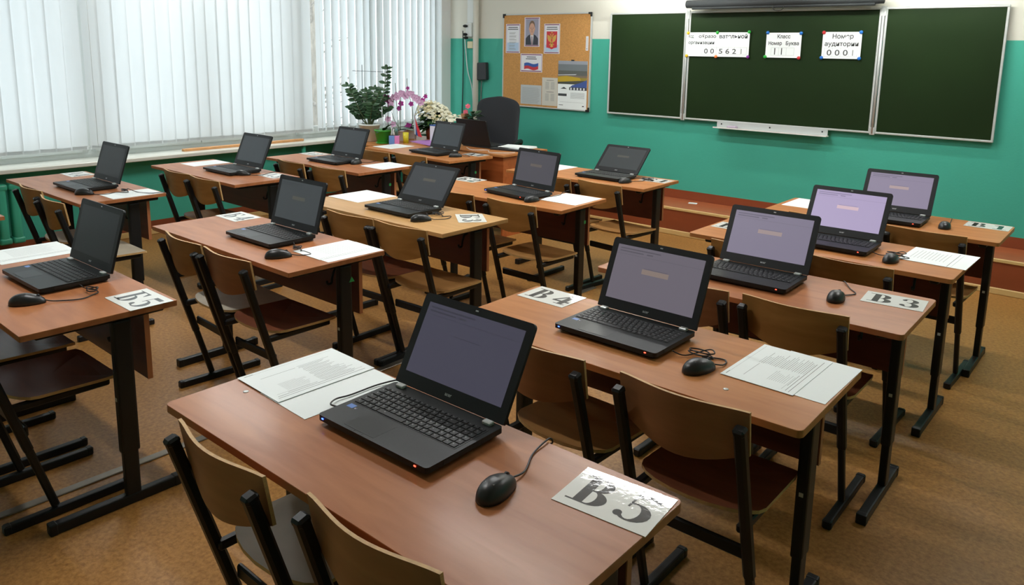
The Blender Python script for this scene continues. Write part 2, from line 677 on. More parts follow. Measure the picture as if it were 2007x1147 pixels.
def twigs(m):
    for i in range(46):
        z = rnd.uniform(.2, 4.5)
        a = rnd.uniform(0, 2 * PI)
        l = rnd.uniform(.6, 1.6)
        p = Vector((0, 0, z))
        pts = [p]
        for k in range(4):
            p = p + Vector((math.cos(a), math.sin(a), rnd.uniform(.1, .8))) * l / 4
            a += rnd.uniform(-.5, .5)
            pts.append(p)
        m.tube(pts, [.03, .022, .016, .01, .005], bark, 5)


o = part('branches', None, twigs, tr)

# wooden batten on the sill
o = link('wooden_batten', MB().box(-.025, .025, -.62, .62, 0, .022, mat('raw_wood', rgb(206, 152, 98), .6, noise=(10, .2, (8, 1, 8))), .003).mesh('wooden_batten'), None, (-2.19, 3.75, .715))
tag(o, 'bare wooden batten lying on the white window sill', 'batten')

# radiators under the sill
def radiator(y0, n, label):
    t = thing('radiator', (-2.15, y0, 0), 0, label, 'radiator')

    def sec(m):
        m.box(-.045, .045, -.03, .03, .16, .58, teal_gloss, .02, seg=3, smooth=True)
        m.box(-.05, .05, -.042, .042, .55, .60, teal_gloss, .018, seg=3, smooth=True)
        m.box(-.05, .05, -.042, .042, .14, .19, teal_gloss, .018, seg=3, smooth=True)
    for k in range(n):
        part('radiator_section', 'radsec', sec, t, (0, k * .088, 0))
    part('radiator_pipe', None, lambda m: m.tube([(0, -.1, .17), (0, -.35, .17), (-.02, -.38, 0.0)], .014, teal_gloss), t)


radiator(.72, 13, 'teal cast-iron radiator under the sill at the far left')
o = link('heating_pipe', MB().tube([(0, 0, .005), (0, 0, .68)], .022, teal_gloss, 12).mesh('heating_pipe'), None, (-2.12, 4.33, 0))
tag(o, 'light teal vertical heating pipe below the window sill', 'pipe')

# podium
pd = thing('podium', (1.865, 6.325, 0), 0, 'low brown painted teaching podium under the blackboard', 'podium')
part('deck', None, lambda m: m.box(-4.13, 4.13, -.215, .22, 0.0, .25, brown_top, .0), pd)
part('front_board', None, lambda m: m.box(-4.13, 4.13, -.225, -.2155, 0.0, .228, brownp, .0), pd)
part('edge_strip', None, lambda m: m.box(-4.13, 4.13, -.235, -.2155, .2285, .254, beige_trim, .004), pd)
part('skirting', None, lambda m: m.box(-4.13, 4.13, -.245, -.2255, 0.0, .045, beige_trim, .004), pd)
o = link('paper_scrap', MB().box(-.04, .04, -.03, .03, 0, .0015, paper_mat).mesh('paper_scrap'), None, (1.095, 6.41, .251), .3)
tag(o, 'small white paper scrap lying on the podium', 'scrap')

# cable strip across the floor
o = link('cable_cover_strip', MB().box(-.021, .021, -2.4, 2.75, 0, .006, mat('worn_metal_strip', rgb(126, 116, 104), .32, metal=.6, noise=(8, .25, (1, 1, 1))), .003).mesh('s'), None, (1.468, 1.5, 0))
o.data.name = 'cable_cover_strip'
tag(o, 'worn metal cable cover strip running along the floor', 'floor strip')

# ------------------------------------------------------------------ lamps (out of frame)
def emis(name, col, st):
    m = bpy.data.materials.new(name)
    m.use_nodes = True
    N, L = m.node_tree.nodes, m.node_tree.links
    for n in list(N):
        N.remove(n)
    o_ = N.new('ShaderNodeOutputMaterial')
    e = N.new('ShaderNodeEmission')
    e.inputs[0].default_value = col
    e.inputs[1].default_value = st
    L.new(e.outputs[0], o_.inputs[0])
    return m


tube_m = emis('fluorescent_tube', (.98, 1, .95, 1), LAMP_BOARD)
panel_m = emis('ceiling_lamp_diffuser', (.98, .985, .975, 1), LAMP_CEIL)
housing_m = mat('lamp_housing', rgb(232, 232, 228), .5)
for i, x in enumerate((.62, 2.85)):
    t = thing('blackboard_lamp', (x, 6.02, 2.26), 0, ('left' if i == 0 else 'right') + ' long white strip lamp mounted above the blackboard', 'lamp')
    part('housing', 'blh', lambda m: m.box(-.62, .62, -.06, .05, .05, .075, housing_m, .005), t)
    part('bracket', 'blb', lambda m: (m.box(-.4, -.37, .0, .529, .0755, .095, housing_m), m.box(.37, .4, .0, .529, .0755, .095, housing_m)), t)
    part('lamp_tube', 'blt', lambda m: m.tube([(-.59, 0, .015), (.59, 0, .015)], .018, tube_m, 12), t)
CL = ((1.5, 4.58), (1.5, 3.25), (-1.6, 4.60), (-1.7, 3.25), (4.2, 4.60), (4.2, 2.6), (1.5, 1.1), (-1.6, 1.1))
CLN = ('over the middle row near the blackboard', 'over the middle row, second from the blackboard', 'over the window row near the blackboard',
       'over the window row, second from the blackboard', 'over the right row near the blackboard', 'over the right row, second from the blackboard',
       'over the middle row far from the blackboard', 'over the window row far from the blackboard')
off_m = mat('ceiling_lamp_unlit', rgb(220, 222, 220), .5)
for i, (x, y) in enumerate(CL):
    lit = i not in (2, 5, 7)
    t = thing('ceiling_lamp', (x, y, ZC), 0, 'long ceiling lamp ' + CLN[i], 'ceiling lamp')
    part('housing', 'clh', lambda m: m.box(-.64, .64, -.10, .10, -.06, 0, housing_m, .006), t)
    part('diffuser', 'cld%d' % lit, lambda m, lit=lit: m.box(-.61, .61, -.04, .04, -.072, -.0605, panel_m if lit else off_m), t)

# ------------------------------------------------------------------ blackboard
bb = thing('blackboard', (.032, 6.51, 1.027), 0, 'wide green three-section blackboard in a grey metal frame', 'blackboard')
segs = ((0, .845, 'left'), (.872, 2.548, 'middle'), (2.575, 3.41, 'right'))
for a, b, nm in segs:
    part('board_panel', None, lambda m, a=a, b=b: m.box(a + .015, b - .015, -.004, .012, .015, .985, board_green), bb)

    def bf(m, a=a, b=b):
        m.box(a, b, -.012, .014, 0, .0165, alu, .003)
        m.box(a, b, -.012, .014, .983, 1.0, alu, .003)
        m.box(a, a + .0165, -.012, .014, .0165, .983, alu, .002)
        m.box(b - .0165, b, -.012, .014, .0165, .983, alu, .002)
    part('board_frame', None, bf, bb)
for x in (.8585, 2.5615):
    def hj(m, x=x):
        m.tube([(x, -.012, .0), (x, -.012, 1.0)], .010, alu, 8)
        m.box(x - .02, x + .02, -.018, .004, .93, 1.01, alu, .003)
        m.box(x - .02, x + .02, -.018, .004, -.01, .05, alu, .003)
    part('hinge', None, hj, bb)


def tray(m):
    m.box(1.215, 2.215, -.016, -.0125, -.045, .012, alu, .001)
    m.box(1.205, 2.225, -.075, -.0125, -.052, -.0455, mat('tray_white', rgb(228, 230, 226), .3), .001)
    m.box(1.205, 2.225, -.078, -.0755, -.052, -.040, MATS['tray_white'], .0)
    for x in (1.26, 1.715, 2.17):
        m.box(x - .006, x + .006, -.018, -.0161, -.022, -.010, steel_black)


part('chalk_tray', None, tray, bb)
o = link('sponge', MB().box(-.045, .045, -.022, .022, 0, .02, mat('sponge_lilac', rgb(186, 170, 188), .9), .006).mesh('sponge'), None, (1.41, 6.465, .982))
tag(o, 'small lilac sponge on the chalk tray', 'sponge')

# projector screen case above
ps = thing('projector_screen', (.95, 6.41, 2.085), 0, 'black roll-up projector screen case above the blackboard', 'projector screen')
part('case', None, lambda m: (m.tube([(-.03, 0, 0), (1.66, 0, 0)], .036, mat('screen_case_black', rgb(38, 42, 44), .7), 16), m.box(.0, 1.63, -.02, .02, -.036, .03, MATS['screen_case_black'], .006)), ps)
part('weight_bar', None, lambda m: m.tube([(.03, -.01, -.038), (1.6, -.01, -.038)], .012, MATS['screen_case_black'], 10), ps)
part('pull_handle', None, lambda m: m.tube(smooth_path([(.79, -.02, -.03), (.795, -.03, -.062), (.835, -.032, -.075), (.875, -.03, -.062), (.88, -.02, -.03)]), .003, steel_black, 6), ps)
part('wall_bracket', None, lambda m: (m.box(.1, .13, 0, .139, .0, .03, steel_black), m.box(1.5, 1.53, 0, .139, .0, .03, steel_black)), ps)


# papers held by magnets
def wall_paper(name, x0, x1, z0, z1, y, label, cat, deco, group=None, mt=None):
    """a sheet standing upright against the wall; local x right, local y up"""
    t = MB()
    t.add([(x0, y, z0), (x1, y, z0), (x1, y, z1), (x0, y, z1), (x0, y + .0012, z0), (x1, y + .0012, z0), (x1, y + .0012, z1), (x0, y + .0012, z1)],
          [[0, 1, 2, 3], [7, 6, 5, 4], [0, 4, 5, 1], [1, 5, 6, 2], [2, 6, 7, 3], [3, 7, 4, 0]], mt or paper_mat)
    X = Matrix(((1, 0, 0, x0), (0, 0, -1, y - .0004), (0, 1, 0, z0), (0, 0, 0, 1)))
    w, h = x1 - x0, z1 - z0
    deco(t, X, w, h)
    cx, cz = (x0 + x1) / 2, (z0 + z1) / 2
    t.v = [(v[0] - cx, v[1] - y, v[2] - cz) for v in t.v]
    o = link(name, t.mesh(name), None, (cx, y, cz))
    return tag(o, label, cat, group)


def put_text(t, X, body, x, y, size, mt, z=.0002, squeeze=None, bold=.0009):
    vs, fs = text_polys(body, size, bold)
    if squeeze:
        mx = max(v[0] for v in vs)
        k = squeeze / mx
    else:
        k = 1
    t.add([(x + v[0] * k, y + v[1], z) for v in vs], fs, mt, False, X)


def rect(t, X, x0, x1, y0, y1, mt, z=.0001):
    t.poly([(x0, y0, z), (x1, y0, z), (x1, y1, z), (x0, y1, z)], mt, X)


def cells(t, X, x0, x1, y0, y1, n):
    g = ink_light
    e = .0012
    rect(t, X, x0, x1, y0, y0 + e, g)
    rect(t, X, x0, x1, y1 - e, y1, g)
    for i in range(n + 1):
        x = x0 + (x1 - x0) * i / n
        rect(t, X, x - e / 2, x + e / 2, y0, y1, g)


YP = 6.4935
pencil = mat('pencil_grey', rgb(84, 86, 88), .6)


def d1(t, X, w, h):
    put_text(t, X, 'Код', .012, .168, .042, ink_mat, squeeze=.052)
    put_text(t, X, 'образо', .115, .168, .042, ink_mat, squeeze=.172)
    put_text(t, X, 'организации', .012, .112, .040, ink_mat, squeeze=.26)
    put_text(t, X, '0 0', .175, .028, .062, pencil, squeeze=.10)
    cells(t, X, .15, w, .018, .085, 3)


def d2(t, X, w, h):
    put_text(t, X, 'вательной', .018, .165, .05, ink_mat, squeeze=.27)
    put_text(t, X, '5 6 2', .02, .028, .062, pencil, squeeze=.17)
    put_text(t, X, '1', .222, .028, .062, ink_light)
    cells(t, X, .0, w - .02, .018, .085, 5)


def d3(t, X, w, h):
    put_text(t, X, 'Класс', .095, .165, .044, ink_mat, squeeze=.115)
    put_text(t, X, 'Номер', .02, .108, .042, ink_mat, squeeze=.12)
    put_text(t, X, 'Буква', .172, .108, .042, ink_mat, squeeze=.115)
    cells(t, X, .05, .25, .02, .085, 3)
    rect(t, X, .078, .086, .026, .082, ink_mat, .0003)
    rect(t, X, .138, .146, .026, .082, ink_mat, .0003)


def d4(t, X, w, h):
    put_text(t, X, 'Номер', .075, .163, .052, ink_mat, squeeze=.17)
    put_text(t, X, 'аудитории', .018, .103, .050, ink_mat, squeeze=.27)
    put_text(t, X, '0 0 0', .04, .026, .066, pencil, squeeze=.17)
    put_text(t, X, '1', .232, .026, .066, ink_light)
    cells(t, X, .02, .28, .016, .085, 4)


wall_paper('notice_sheet', .898, 1.196, 1.618, 1.835, YP, 'left half of the double notice on the blackboard, reading Код образо', 'paper', d1)
wall_paper('notice_sheet', 1.1965, 1.504, 1.618, 1.835, YP, 'right half of the double notice on the blackboard, reading вательной', 'paper', d2)
wall_paper('notice_sheet', 1.657, 1.963, 1.619, 1.831, YP, 'middle notice on the blackboard, reading Класс, Номер, Буква', 'paper', d3)
wall_paper('notice_sheet', 2.139, 2.448, 1.620, 1.836, YP, 'rightmost notice on the blackboard, reading Номер аудитории', 'paper', d4)
mc = {'yellow': (235, 190, 30), 'green': (40, 170, 60), 'orange': (240, 130, 70), 'purple': (130, 50, 150), 'blue': (30, 110, 200), 'red': (200, 50, 55)}
for (x, z, c, lb) in ((.905, 1.830, 'yellow', 'yellow round magnet on the upper left corner of the double notice'),
                      (1.197, 1.833, 'green', 'green round magnet over the upper joint of the two halves of the double notice'),
                      (1.498, 1.838, 'green', 'green round magnet on the upper right corner of the double notice'),
                      (.900, 1.621, 'yellow', 'yellow round magnet on the lower left corner of the double notice'),
                      (1.195, 1.619, 'orange', 'orange round magnet over the lower joint of the two halves of the double notice'),
                      (1.500, 1.621, 'purple', 'purple round magnet on the lower right corner of the double notice'),
                      (1.667, 1.831, 'blue', 'blue round magnet on the upper left corner of the middle notice'),
                      (1.957, 1.826, 'blue', 'blue round magnet on the upper right corner of the middle notice'),
                      (1.657, 1.625, 'green', 'green round magnet on the lower left corner of the middle notice'),
                      (1.952, 1.620, 'red', 'red round magnet on the lower right corner of the middle notice'),
                      (2.146, 1.831, 'red', 'red round magnet on the upper left corner of the rightmost notice'),
                      (2.440, 1.833, 'blue', 'blue round magnet on the upper right corner of the rightmost notice'),
                      (2.141, 1.626, 'blue', 'blue round magnet on the lower left corner of the rightmost notice'),
                      (2.442, 1.624, 'blue', 'blue round magnet on the lower right corner of the rightmost notice')):
    m_ = mat('magnet_' + c, rgb(*mc[c]), .3)
    mb = MB()
    mb.lathe([(.0, .011), (.008, .0105), (.0135, .007), (.015, 0)][::-1], (0, 0, 0), m_, 16)
    me = mb.mesh('magnet')
    me.transform(Matrix.Rotation(PI / 2, 4, 'X'))
    o = link('magnet', me, None, (x, YP - .0005, z))
    tag(o, lb, 'magnet', 'round magnets on the blackboard')

# ------------------------------------------------------------------ cork board and its sheets
cb = thing('cork_board', (-1.415, 6.53, 1.026), 0, 'brown cork notice board in an aluminium frame with black corners', 'notice board')
cork = mat('cork', rgb(196, 144, 82), .85, noise=(90, .16, (1, 1, 1)), bump=(200, .4))
part('cork_panel', None, lambda m: m.box(.012, 1.193, -.004, .015, .012, 1.003, cork), cb)


def cfr(m):
    m.box(0, 1.205, -.010, .018, 0, .014, alu, .003)
    m.box(0, 1.205, -.010, .018, 1.001, 1.015, alu, .003)
    m.box(0, .014, -.010, .018, .014, 1.001, alu, .003)
    m.box(1.191, 1.205, -.010, .018, .014, 1.001, alu, .003)


part('board_frame', None, cfr, cb)
for x, z in ((0, 0), (1.165, 0), (0, .975), (1.165, .975)):
    part('corner_cap', None, lambda m, x=x, z=z: m.box(x - .003, x + .043, -.0125, .0, z - .003, z + .043, plastic_black, .004)
         if False else (m.box(x - .003, x + .043, -.0125, .0, (z - .003) if z == 0 else (z + .022), (z + .018) if z == 0 else (z + .043), plastic_black, .003),
                        m.box((x - .003) if x == 0 else (x + .022), (x + .018) if x == 0 else (x + .043), -.0126, .0, z - .003, z + .043, plastic_black, .003)), cb)
YC = 6.5245
lil = mat('poster_lilac_border', rgb(196, 176, 200), .5)
mag = mat('poster_magenta_band', rgb(120, 40, 80), .5)
navy = mat('flag_blue', rgb(40, 84, 160), .5)
redp = mat('flag_red', rgb(196, 44, 54), .5)
whitep = mat('poster_white', rgb(226, 228, 232), .5)
pale_blue = mat('poster_pale_blue', rgb(176, 200, 224), .5)


def frame_deco(t, X, w, h):
    e = .014
    rect(t, X, .004, w - .004, .004, h - .004, lil, .0001)
    rect(t, X, e, w - e, e, h - e, whitep, .0002)
    rect(t, X, e, w - e, h - e * 1.1, h - e * .45, mag, .0003)
    rect(t, X, e, w - e, e * .45, e * 1.1, mag, .0003)


def q1(t, X, w, h):
    frame_deco(t, X, w, h)
    rect(t, X, .02, w - .02, .02, h * .36, pale_blue, .0003)
    for i, y in enumerate((h - .042, h - .062)):
        rect(t, X, .035 - i * .006, w - .035 + i * .006, y, y + .008, ink_mat, .0004)
    for k in range(6):
        y0 = h - .095 - k * .034
        for j in range(3):
            rect(t, X, .05, w - .05 - rnd.uniform(0, .03), y0 - j * .008, y0 - j * .008 + .003, ink_light, .0004)


def q2(t, X, w, h):
    frame_deco(t, X, w, h)
    bgp = mat('portrait_backdrop', rgb(150, 150, 168), .5)
    skin = mat('portrait_skin', rgb(200, 156, 132), .5)
    hair = mat('portrait_hair', rgb(120, 96, 76), .5)
    suit = mat('portrait_suit', rgb(44, 46, 58), .5)
    tie = mat('portrait_tie', rgb(96, 30, 48), .5)
    e = .018
    rect(t, X, e, w - e, e, h - e, bgp, .0003)
    c = w / 2
    t.poly([(e, e, .0004), (w - e, e, .0004), (w - e, .085, .0004), (c + .055, .118, .0004), (c + .02, .135, .0004), (c - .02, .135, .0004), (c - .055, .118, .0004), (e, .085, .0004)], suit, X)
    t.poly([(c - .024, .13, .0005), (c + .024, .13, .0005), (c + .012, e, .0005), (c - .004, e, .0005)], whitep, X)
    t.poly([(c - .006, .112, .0006), (c + .006, .112, .0006), (c + .010, e, .0006), (c - .002, e, .0006)], tie, X)
    rect(t, X, c - .018, c + .018, .12, .15, skin, .0006)
    for (cx, cyy, rx, ry, mm, z) in ((c, .222, .041, .056, hair, .0006), (c, .190, .038, .062, skin, .0007)):
        t.poly([(cx + rx * math.cos(2 * PI * i / 24), cyy + ry * math.sin(2 * PI * i / 24), z) for i in range(24)], mm, X)
    for sx in (-1, 1):
        rect(t, X, c + sx * .016 - .007, c + sx * .016 + .007, .203, .206, hair, .0008)
        rect(t, X, c + sx * .016 - .005, c + sx * .016 + .005, .194, .198, suit, .0008)
        rect(t, X, c + sx * .040 - .004, c + sx * .040 + .004, .178, .202, skin, .0006)
    t.poly([(c, .195, .0008), (c + .006, .174, .0008), (c - .006, .174, .0008)], hair, X)
    rect(t, X, c - .012, c + .012, .157, .160, tie, .0008)


def q3(t, X, w, h):
    frame_deco(t, X, w, h)
    gold = mat('emblem_gold', rgb(206, 160, 70), .45)
    rect(t, X, .02, w - .02, .02, h * .3, pale_blue, .0003)
    for i, y in enumerate((h - .042, h - .062)):
        rect(t, X, .035 - i * .004, w - .035 + i * .004, y, y + .008, ink_mat, .0004)
    c = w / 2
    t.poly([(c - .072, .235, .0004), (c - .072, .065, .0004), (c - .03, .058, .0004), (c, .046, .0004), (c + .03, .058, .0004), (c + .072, .065, .0004), (c + .072, .235, .0004)][::1], redp, X)
    # golden two-headed eagle: wings, heads, body, tail
    for sx in (-1, 1):
        t.poly([(c, .150, .0005), (c + sx * .03, .19, .0005), (c + sx * .062, .20, .0005), (c + sx * .058, .16, .0005), (c + sx * .045, .135, .0005), (c + sx * .015, .118, .0005)], gold, X)
        t.poly([(c, .165, .0006), (c + sx * .008, .205, .0006), (c + sx * .03, .212, .0006), (c + sx * .018, .195, .0006), (c + sx * .014, .165, .0006)], gold, X)
        t.poly([(c, .12, .0006), (c + sx * .035, .095, .0006), (c + sx * .028, .088, .0006), (c, .105, .0006)], gold, X)
    t.poly([(c - .018, .17, .0006), (c + .018, .17, .0006), (c + .016, .12, .0006), (c, .105, .0006), (c - .016, .12, .0006)], gold, X)
    t.poly([(c, .12, .0006), (c + .02, .075, .0006), (c, .068, .0006), (c - .02, .075, .0006)], gold, X)
    t.poly([(c - .012, .216, .0006), (c + .012, .216, .0006), (c + .008, .228, .0006), (c - .008, .228, .0006)], gold, X)
    t.poly([(c - .009, .158, .0007), (c + .009, .158, .0007), (c + .008, .13, .0007), (c, .122, .0007), (c - .008, .13, .0007)], redp, X)


def q4(t, X, w, h):
    frame_deco(t, X, w, h)
    for i, y in enumerate((h - .040, h - .060)):
        rect(t, X, .09 - i * .012, w - .09 + i * .012, y, y + .008, ink_mat, .0004)
    N_ = 16
    for bnd, (a, b, mm) in enumerate(((.095, .132, whitep), (.062, .095, navy), (.028, .062, redp))):
        for i in range(N_):
            x0, x1 = .055 + .2 * i / N_, .055 + .2 * (i + 1) / N_
            f = lambda x: .008 * math.sin((x - .055) / .2 * 2 * PI * 1.1)
            t.poly([(x0, a + f(x0), .0005), (x1, a + f(x1), .0005), (x1, b + f(x1), .0005), (x0, b + f(x0), .0005)], mm, X)


def q5(t, X, w, h):
    for k in range(18):
        rect(t, X, .02, w - .02 - rnd.uniform(0, .03), h - .03 - k * .0098, h - .0275 - k * .0098, ink_light)


def q6(t, X, w, h):
    for k in range(2):
        y0 = h - .03 - k * .125
        rect(t, X, .06, w - .05, y0, y0 + .004, ink_mat)
        for c_ in range(2):
            for j in range(9):
                rect(t, X, .045 + c_ * .075, .095 + c_ * .075, y0 - .02 - j * .009, y0 - .017 - j * .009, ink_light)


def q7(t, X, w, h):
    c = [(0.93, 1.0, (150, 155, 165)), (.80, .93, (112, 120, 124)), (.70, .80, (88, 92, 88)), (.64, .70, (120, 104, 90)), (.52, .60, (70, 70, 56)), (.60, .66, (150, 134, 50))]
    for i, (a, b, k) in enumerate(c):
        rect(t, X, 0, w, h * (.50 + .5 * (a - .5) * 2 * 1.0) if False else h * a, h * b, mat('calendar_tone_%d' % i, rgb(*k), .4), .0002 + i * .00002)
    ye = mat('calendar_yellow', rgb(190, 160, 30), .4)
    bl = mat('calendar_blue', rgb(60, 84, 150), .4)
    dk = mat('calendar_dark', rgb(60, 64, 66), .4)
    wh = whitep
    t.poly([(0, h * .56, .0005), (w * .8, h * .60, .0005), (w * .75, h * .66, .0005), (w * .3, h * .69, .0005), (0, h * .67, .0005)], ye, X)
    t.poly([(w * .4, h * .44, .0006), (w, h * .44, .0006), (w, h * .62, .0006), (w * .8, h * .56, .0006), (w * .5, h * .5, .0006)], bl, X)
    t.poly([(0, h * .70, .0006), (w * .6, h * .715, .0006), (w * .65, h * .73, .0006), (0, h * .71, .0006)], wh, X)
    rect(t, X, w * .4, w, h * .40, h * .46, dk, .0007)
    for k in range(5):
        rect(t, X, w * (.44 + k * .11), w * (.49 + k * .11), h * .405, h * .45, wh, .0008)
    t.poly([(w * .1, h * .42, .0007), (w * .22, h * .46, .0007), (w * .32, h * .42, .0007)], dk, X)
    rect(t, X, w * .02, w * .32, h * .27, h * .32, dk, .0007)
    for k in range(7):
        rect(t, X, w * .45, w * .93, h * (.34 - k * .018), h * (.345 - k * .018), ink_light, .0005)
    rect(t, X, w * .08, w * .9, h * .145, h * .148, ink_light, .0005)
    rect(t, X, w * .05, w * .2, h * .075, h * .085, ink_mat, .0005)
    rect(t, X, w * .86, w * .92, h * .065, h * .085, ink_mat, .0005)


wall_paper('poster', -1.370, -1.163, 1.616, 1.933, YC, 'narrow poster with lines of verse, leftmost on the cork board', 'poster', q1)
wall_paper('poster', -1.102, -.888, 1.688, 2.001, YC, 'portrait of a man in dark suit and tie on the cork board', 'poster', q2)
wall_paper('poster', -.827, -.614, 1.616, 1.931, YC, 'poster with red shield and golden eagle on the cork board', 'poster', q3)
wall_paper('poster', -1.152, -.843, 1.413, 1.612, YC, 'poster of a waving white, blue and red flag', 'poster', q4)
dimp = mat('paper_grey_white', rgb(190, 196, 196), .6)
wall_paper('printed_sheet', -1.14, -.846, 1.061, 1.271, YC, 'landscape grey printed sheet low on the cork board', 'paper', q5, mt=dimp)
wall_paper('printed_sheet', -.838, -.628, 1.059, 1.36, YC, 'portrait timetable sheet beside the calendar on the cork board', 'paper', q6, mt=mat('paper_cream', rgb(206, 204, 192), .6))
wall_paper('wall_calendar', -.622, -.243, 1.037, 1.545, YC - .002, 'large calendar with landscape pictures on the cork board', 'calendar', q7)
wall_paper('thermometer', -.275, -.243, 1.654, 1.80, YC - .001, 'narrow white thermometer at the right edge of the cork board', 'thermometer',
           lambda t, X, w, h: (rect(t, X, w * .42, w * .55, h * .2, h * .9, ink_light), rect(t, X, w * .35, w * .62, h * .08, h * .16, ink_mat)), mt=whitep)
part('hanger_clip', None, lambda m: m.box(-.02, .02, -.004, .0, .254, .266, steel_black, .001), bpy.data.objects['wall_calendar'])

# ------------------------------------------------------------------ corner: pipe, duct, sockets, cords, speaker box
o = link('heating_riser', MB().tube([(0, 0, .25), (0, 0, ZC - .002)], .034, mat('white_pipe_paint', rgb(214, 212, 200), .4), 16).mesh('heating_riser'), None, (-1.81, 6.50, 0))
tag(o, 'white painted vertical pipe beside the cork board', 'pipe')
o = link('cable_duct', MB().box(-.05, .05, -.02, .0, 1.95, ZC - .002, white_pvc, .004).mesh('cable_duct'), None, (-1.93, 6.549, 0))
tag(o, 'white plastic cable duct running up beside the pipe', 'duct')
sk = thing('socket_block', (-1.93, 6.549, 1.79), 0, 'white double wall socket block with black plugs', 'socket')
part('socket_body', None, lambda m: m.box(-.055, .045, -.045, 0, 0, .16, white_pvc, .01), sk)
for dz, dx in ((.125, -.04), (.03, -.045), (-.01, -.03)):
    part('plug', None, lambda m, dz=dz, dx=dx: m.ell((dx, -.06, dz), (.032, .028, .017), plastic_black), sk)
o = link('light_switch', MB().box(-.045, .045, -.03, 0, -.04, .04, mat('switch_cream', rgb(224, 214, 176), .4), .006).mesh('light_switch'), None, (-1.925, 6.549, 1.70))
tag(o, 'small cream junction box under the wall socket', 'junction box')
for pts, mt, lb in (([(-2.02, 6.50, 1.86), (-2.04, 6.53, 1.6), (-2.05, 6.535, 1.2), (-2.06, 6.535, .9), (-2.05, 6.53, .66)], cord_mat, 'black cord hanging from the upper plug down the corner'),
                    ([(-1.99, 6.50, 1.80), (-2.0, 6.53, 1.65), (-1.97, 6.535, 1.4), (-1.89, 6.535, 1.15), (-1.87, 6.53, .66)], white_pvc, 'white cord hanging from the socket down the corner'),
                    ([(-1.72, 6.51, 1.29), (-1.75, 6.535, 1.2), (-1.755, 6.535, 1.0), (-1.75, 6.53, .66)], mat('cord_grey', rgb(120, 124, 122), .5), 'thin grey cord from the black box down to the plants')):
    b0 = Vector(pts[0])
    o = link('power_cord', MB().tube([Vector(p) - b0 for p in smooth_path(pts)], .006, mt, 6).mesh('power_cord'), None, b0)
    tag(o, lb, 'cord')
bx = link('black_wall_box', MB().box(-.075, .075, -.06, 0, -.10, .10, mat('box_black', rgb(40, 42, 46), .5), .008, Matrix.Rotation(math.radians(-3), 4, 'Y')).mesh('black_wall_box'), None, (-1.72, 6.549, 1.40))
tag(bx, 'small black box hanging on the wall next to the white pipe', 'box')

# ------------------------------------------------------------------ furniture builders
TOPZ = .744
SIDE = 'window-row desk '
PH = {
    'R5': 'nearest desk, bottom centre, signed В 5', 'R4': 'second desk of the right row, signed В 4', 'R3': 'third desk of the right row, signed В 3',
    'R2': 'fourth desk of the right row', 'R1': 'front desk of the right row, signed В 1',
    'M5': 'rear desk of the middle row, signed Б 5', 'M4': 'second desk of the middle row, signed Б 4', 'M3': 'pale yellow desk of the middle row',
    'M2': 'fourth desk of the middle row, signed Б 2', 'M1': 'front desk of the middle row, signed Б 1',
    'L5': 'desk barely showing at the left edge', 'L1': 'rear fully visible desk of the window row', 'L2': 'second desk of the window row',
    'L3': 'third desk of the window row', 'L4': 'front desk of the window row, by the flowers',
}
DESKS = {
    'L5': (-.16, .645, 0, 'laminate_cherry'),
    'L1': (-.225, 1.535, .005, 'laminate_cherry'), 'L2': (-.195, 2.474, -.005, 'laminate_cherry'), 'L3': (-.024, 3.357, .011, 'laminate_cherry'),
    'L4': (-.007, 4.271, -.06, 'laminate_orange'), 'M5': (1.791, .600, -.014, 'laminate_cherry'), 'M4': (1.794, 1.562, -.004, 'laminate_cherry'),
    'M3': (1.757, 2.462, 0, 'laminate_beech'), 'M2': (1.838, 3.331, .045, 'laminate_orange'), 'M1': (1.803, 4.294, .017, 'laminate_orange'),
    'R5': (3.761, .687, 0, 'laminate_cherry'), 'R4': (3.835, 1.640, .011, 'laminate_orange'), 'R3': (3.843, 2.523, .014, 'laminate_cherry'),
    'R2': (3.823, 3.363, -.002, 'laminate_orange'), 'R1': (3.854, 4.246, .002, 'laminate_orange'),
}
GREEN = mat('green_sticker', rgb(40, 150, 80), .5)


def f_top(mt, r=.018):
    def f(m):
        n = 5
        out = []
        for cx, cyy, a0 in ((.6 - r, r, -90), (.6 - r, .5 - r, 0), (-.6 + r, .5 - r, 90), (-.6 + r, r, 180)):
            for k in range(n + 1):
                a = math.radians(a0 + 90 * k / n)
                out.append((cx + r * math.cos(a), cyy + r * math.sin(a)))
        m.prism(out, TOPZ - .02, TOPZ - .0015, MATS[mt])
        ins = [(x * .9985, .25 + (y - .25) * .997) for x, y in out]
        nn = len(out)
        vs = [(p[0], p[1], TOPZ - .0015) for p in out] + [(p[0], p[1], TOPZ) for p in ins]
        m.add(vs, [[i, (i + 1) % nn, nn + (i + 1) % nn, nn + i] for i in range(nn)] + [[nn + i for i in range(nn)]], MATS[mt])
    return f


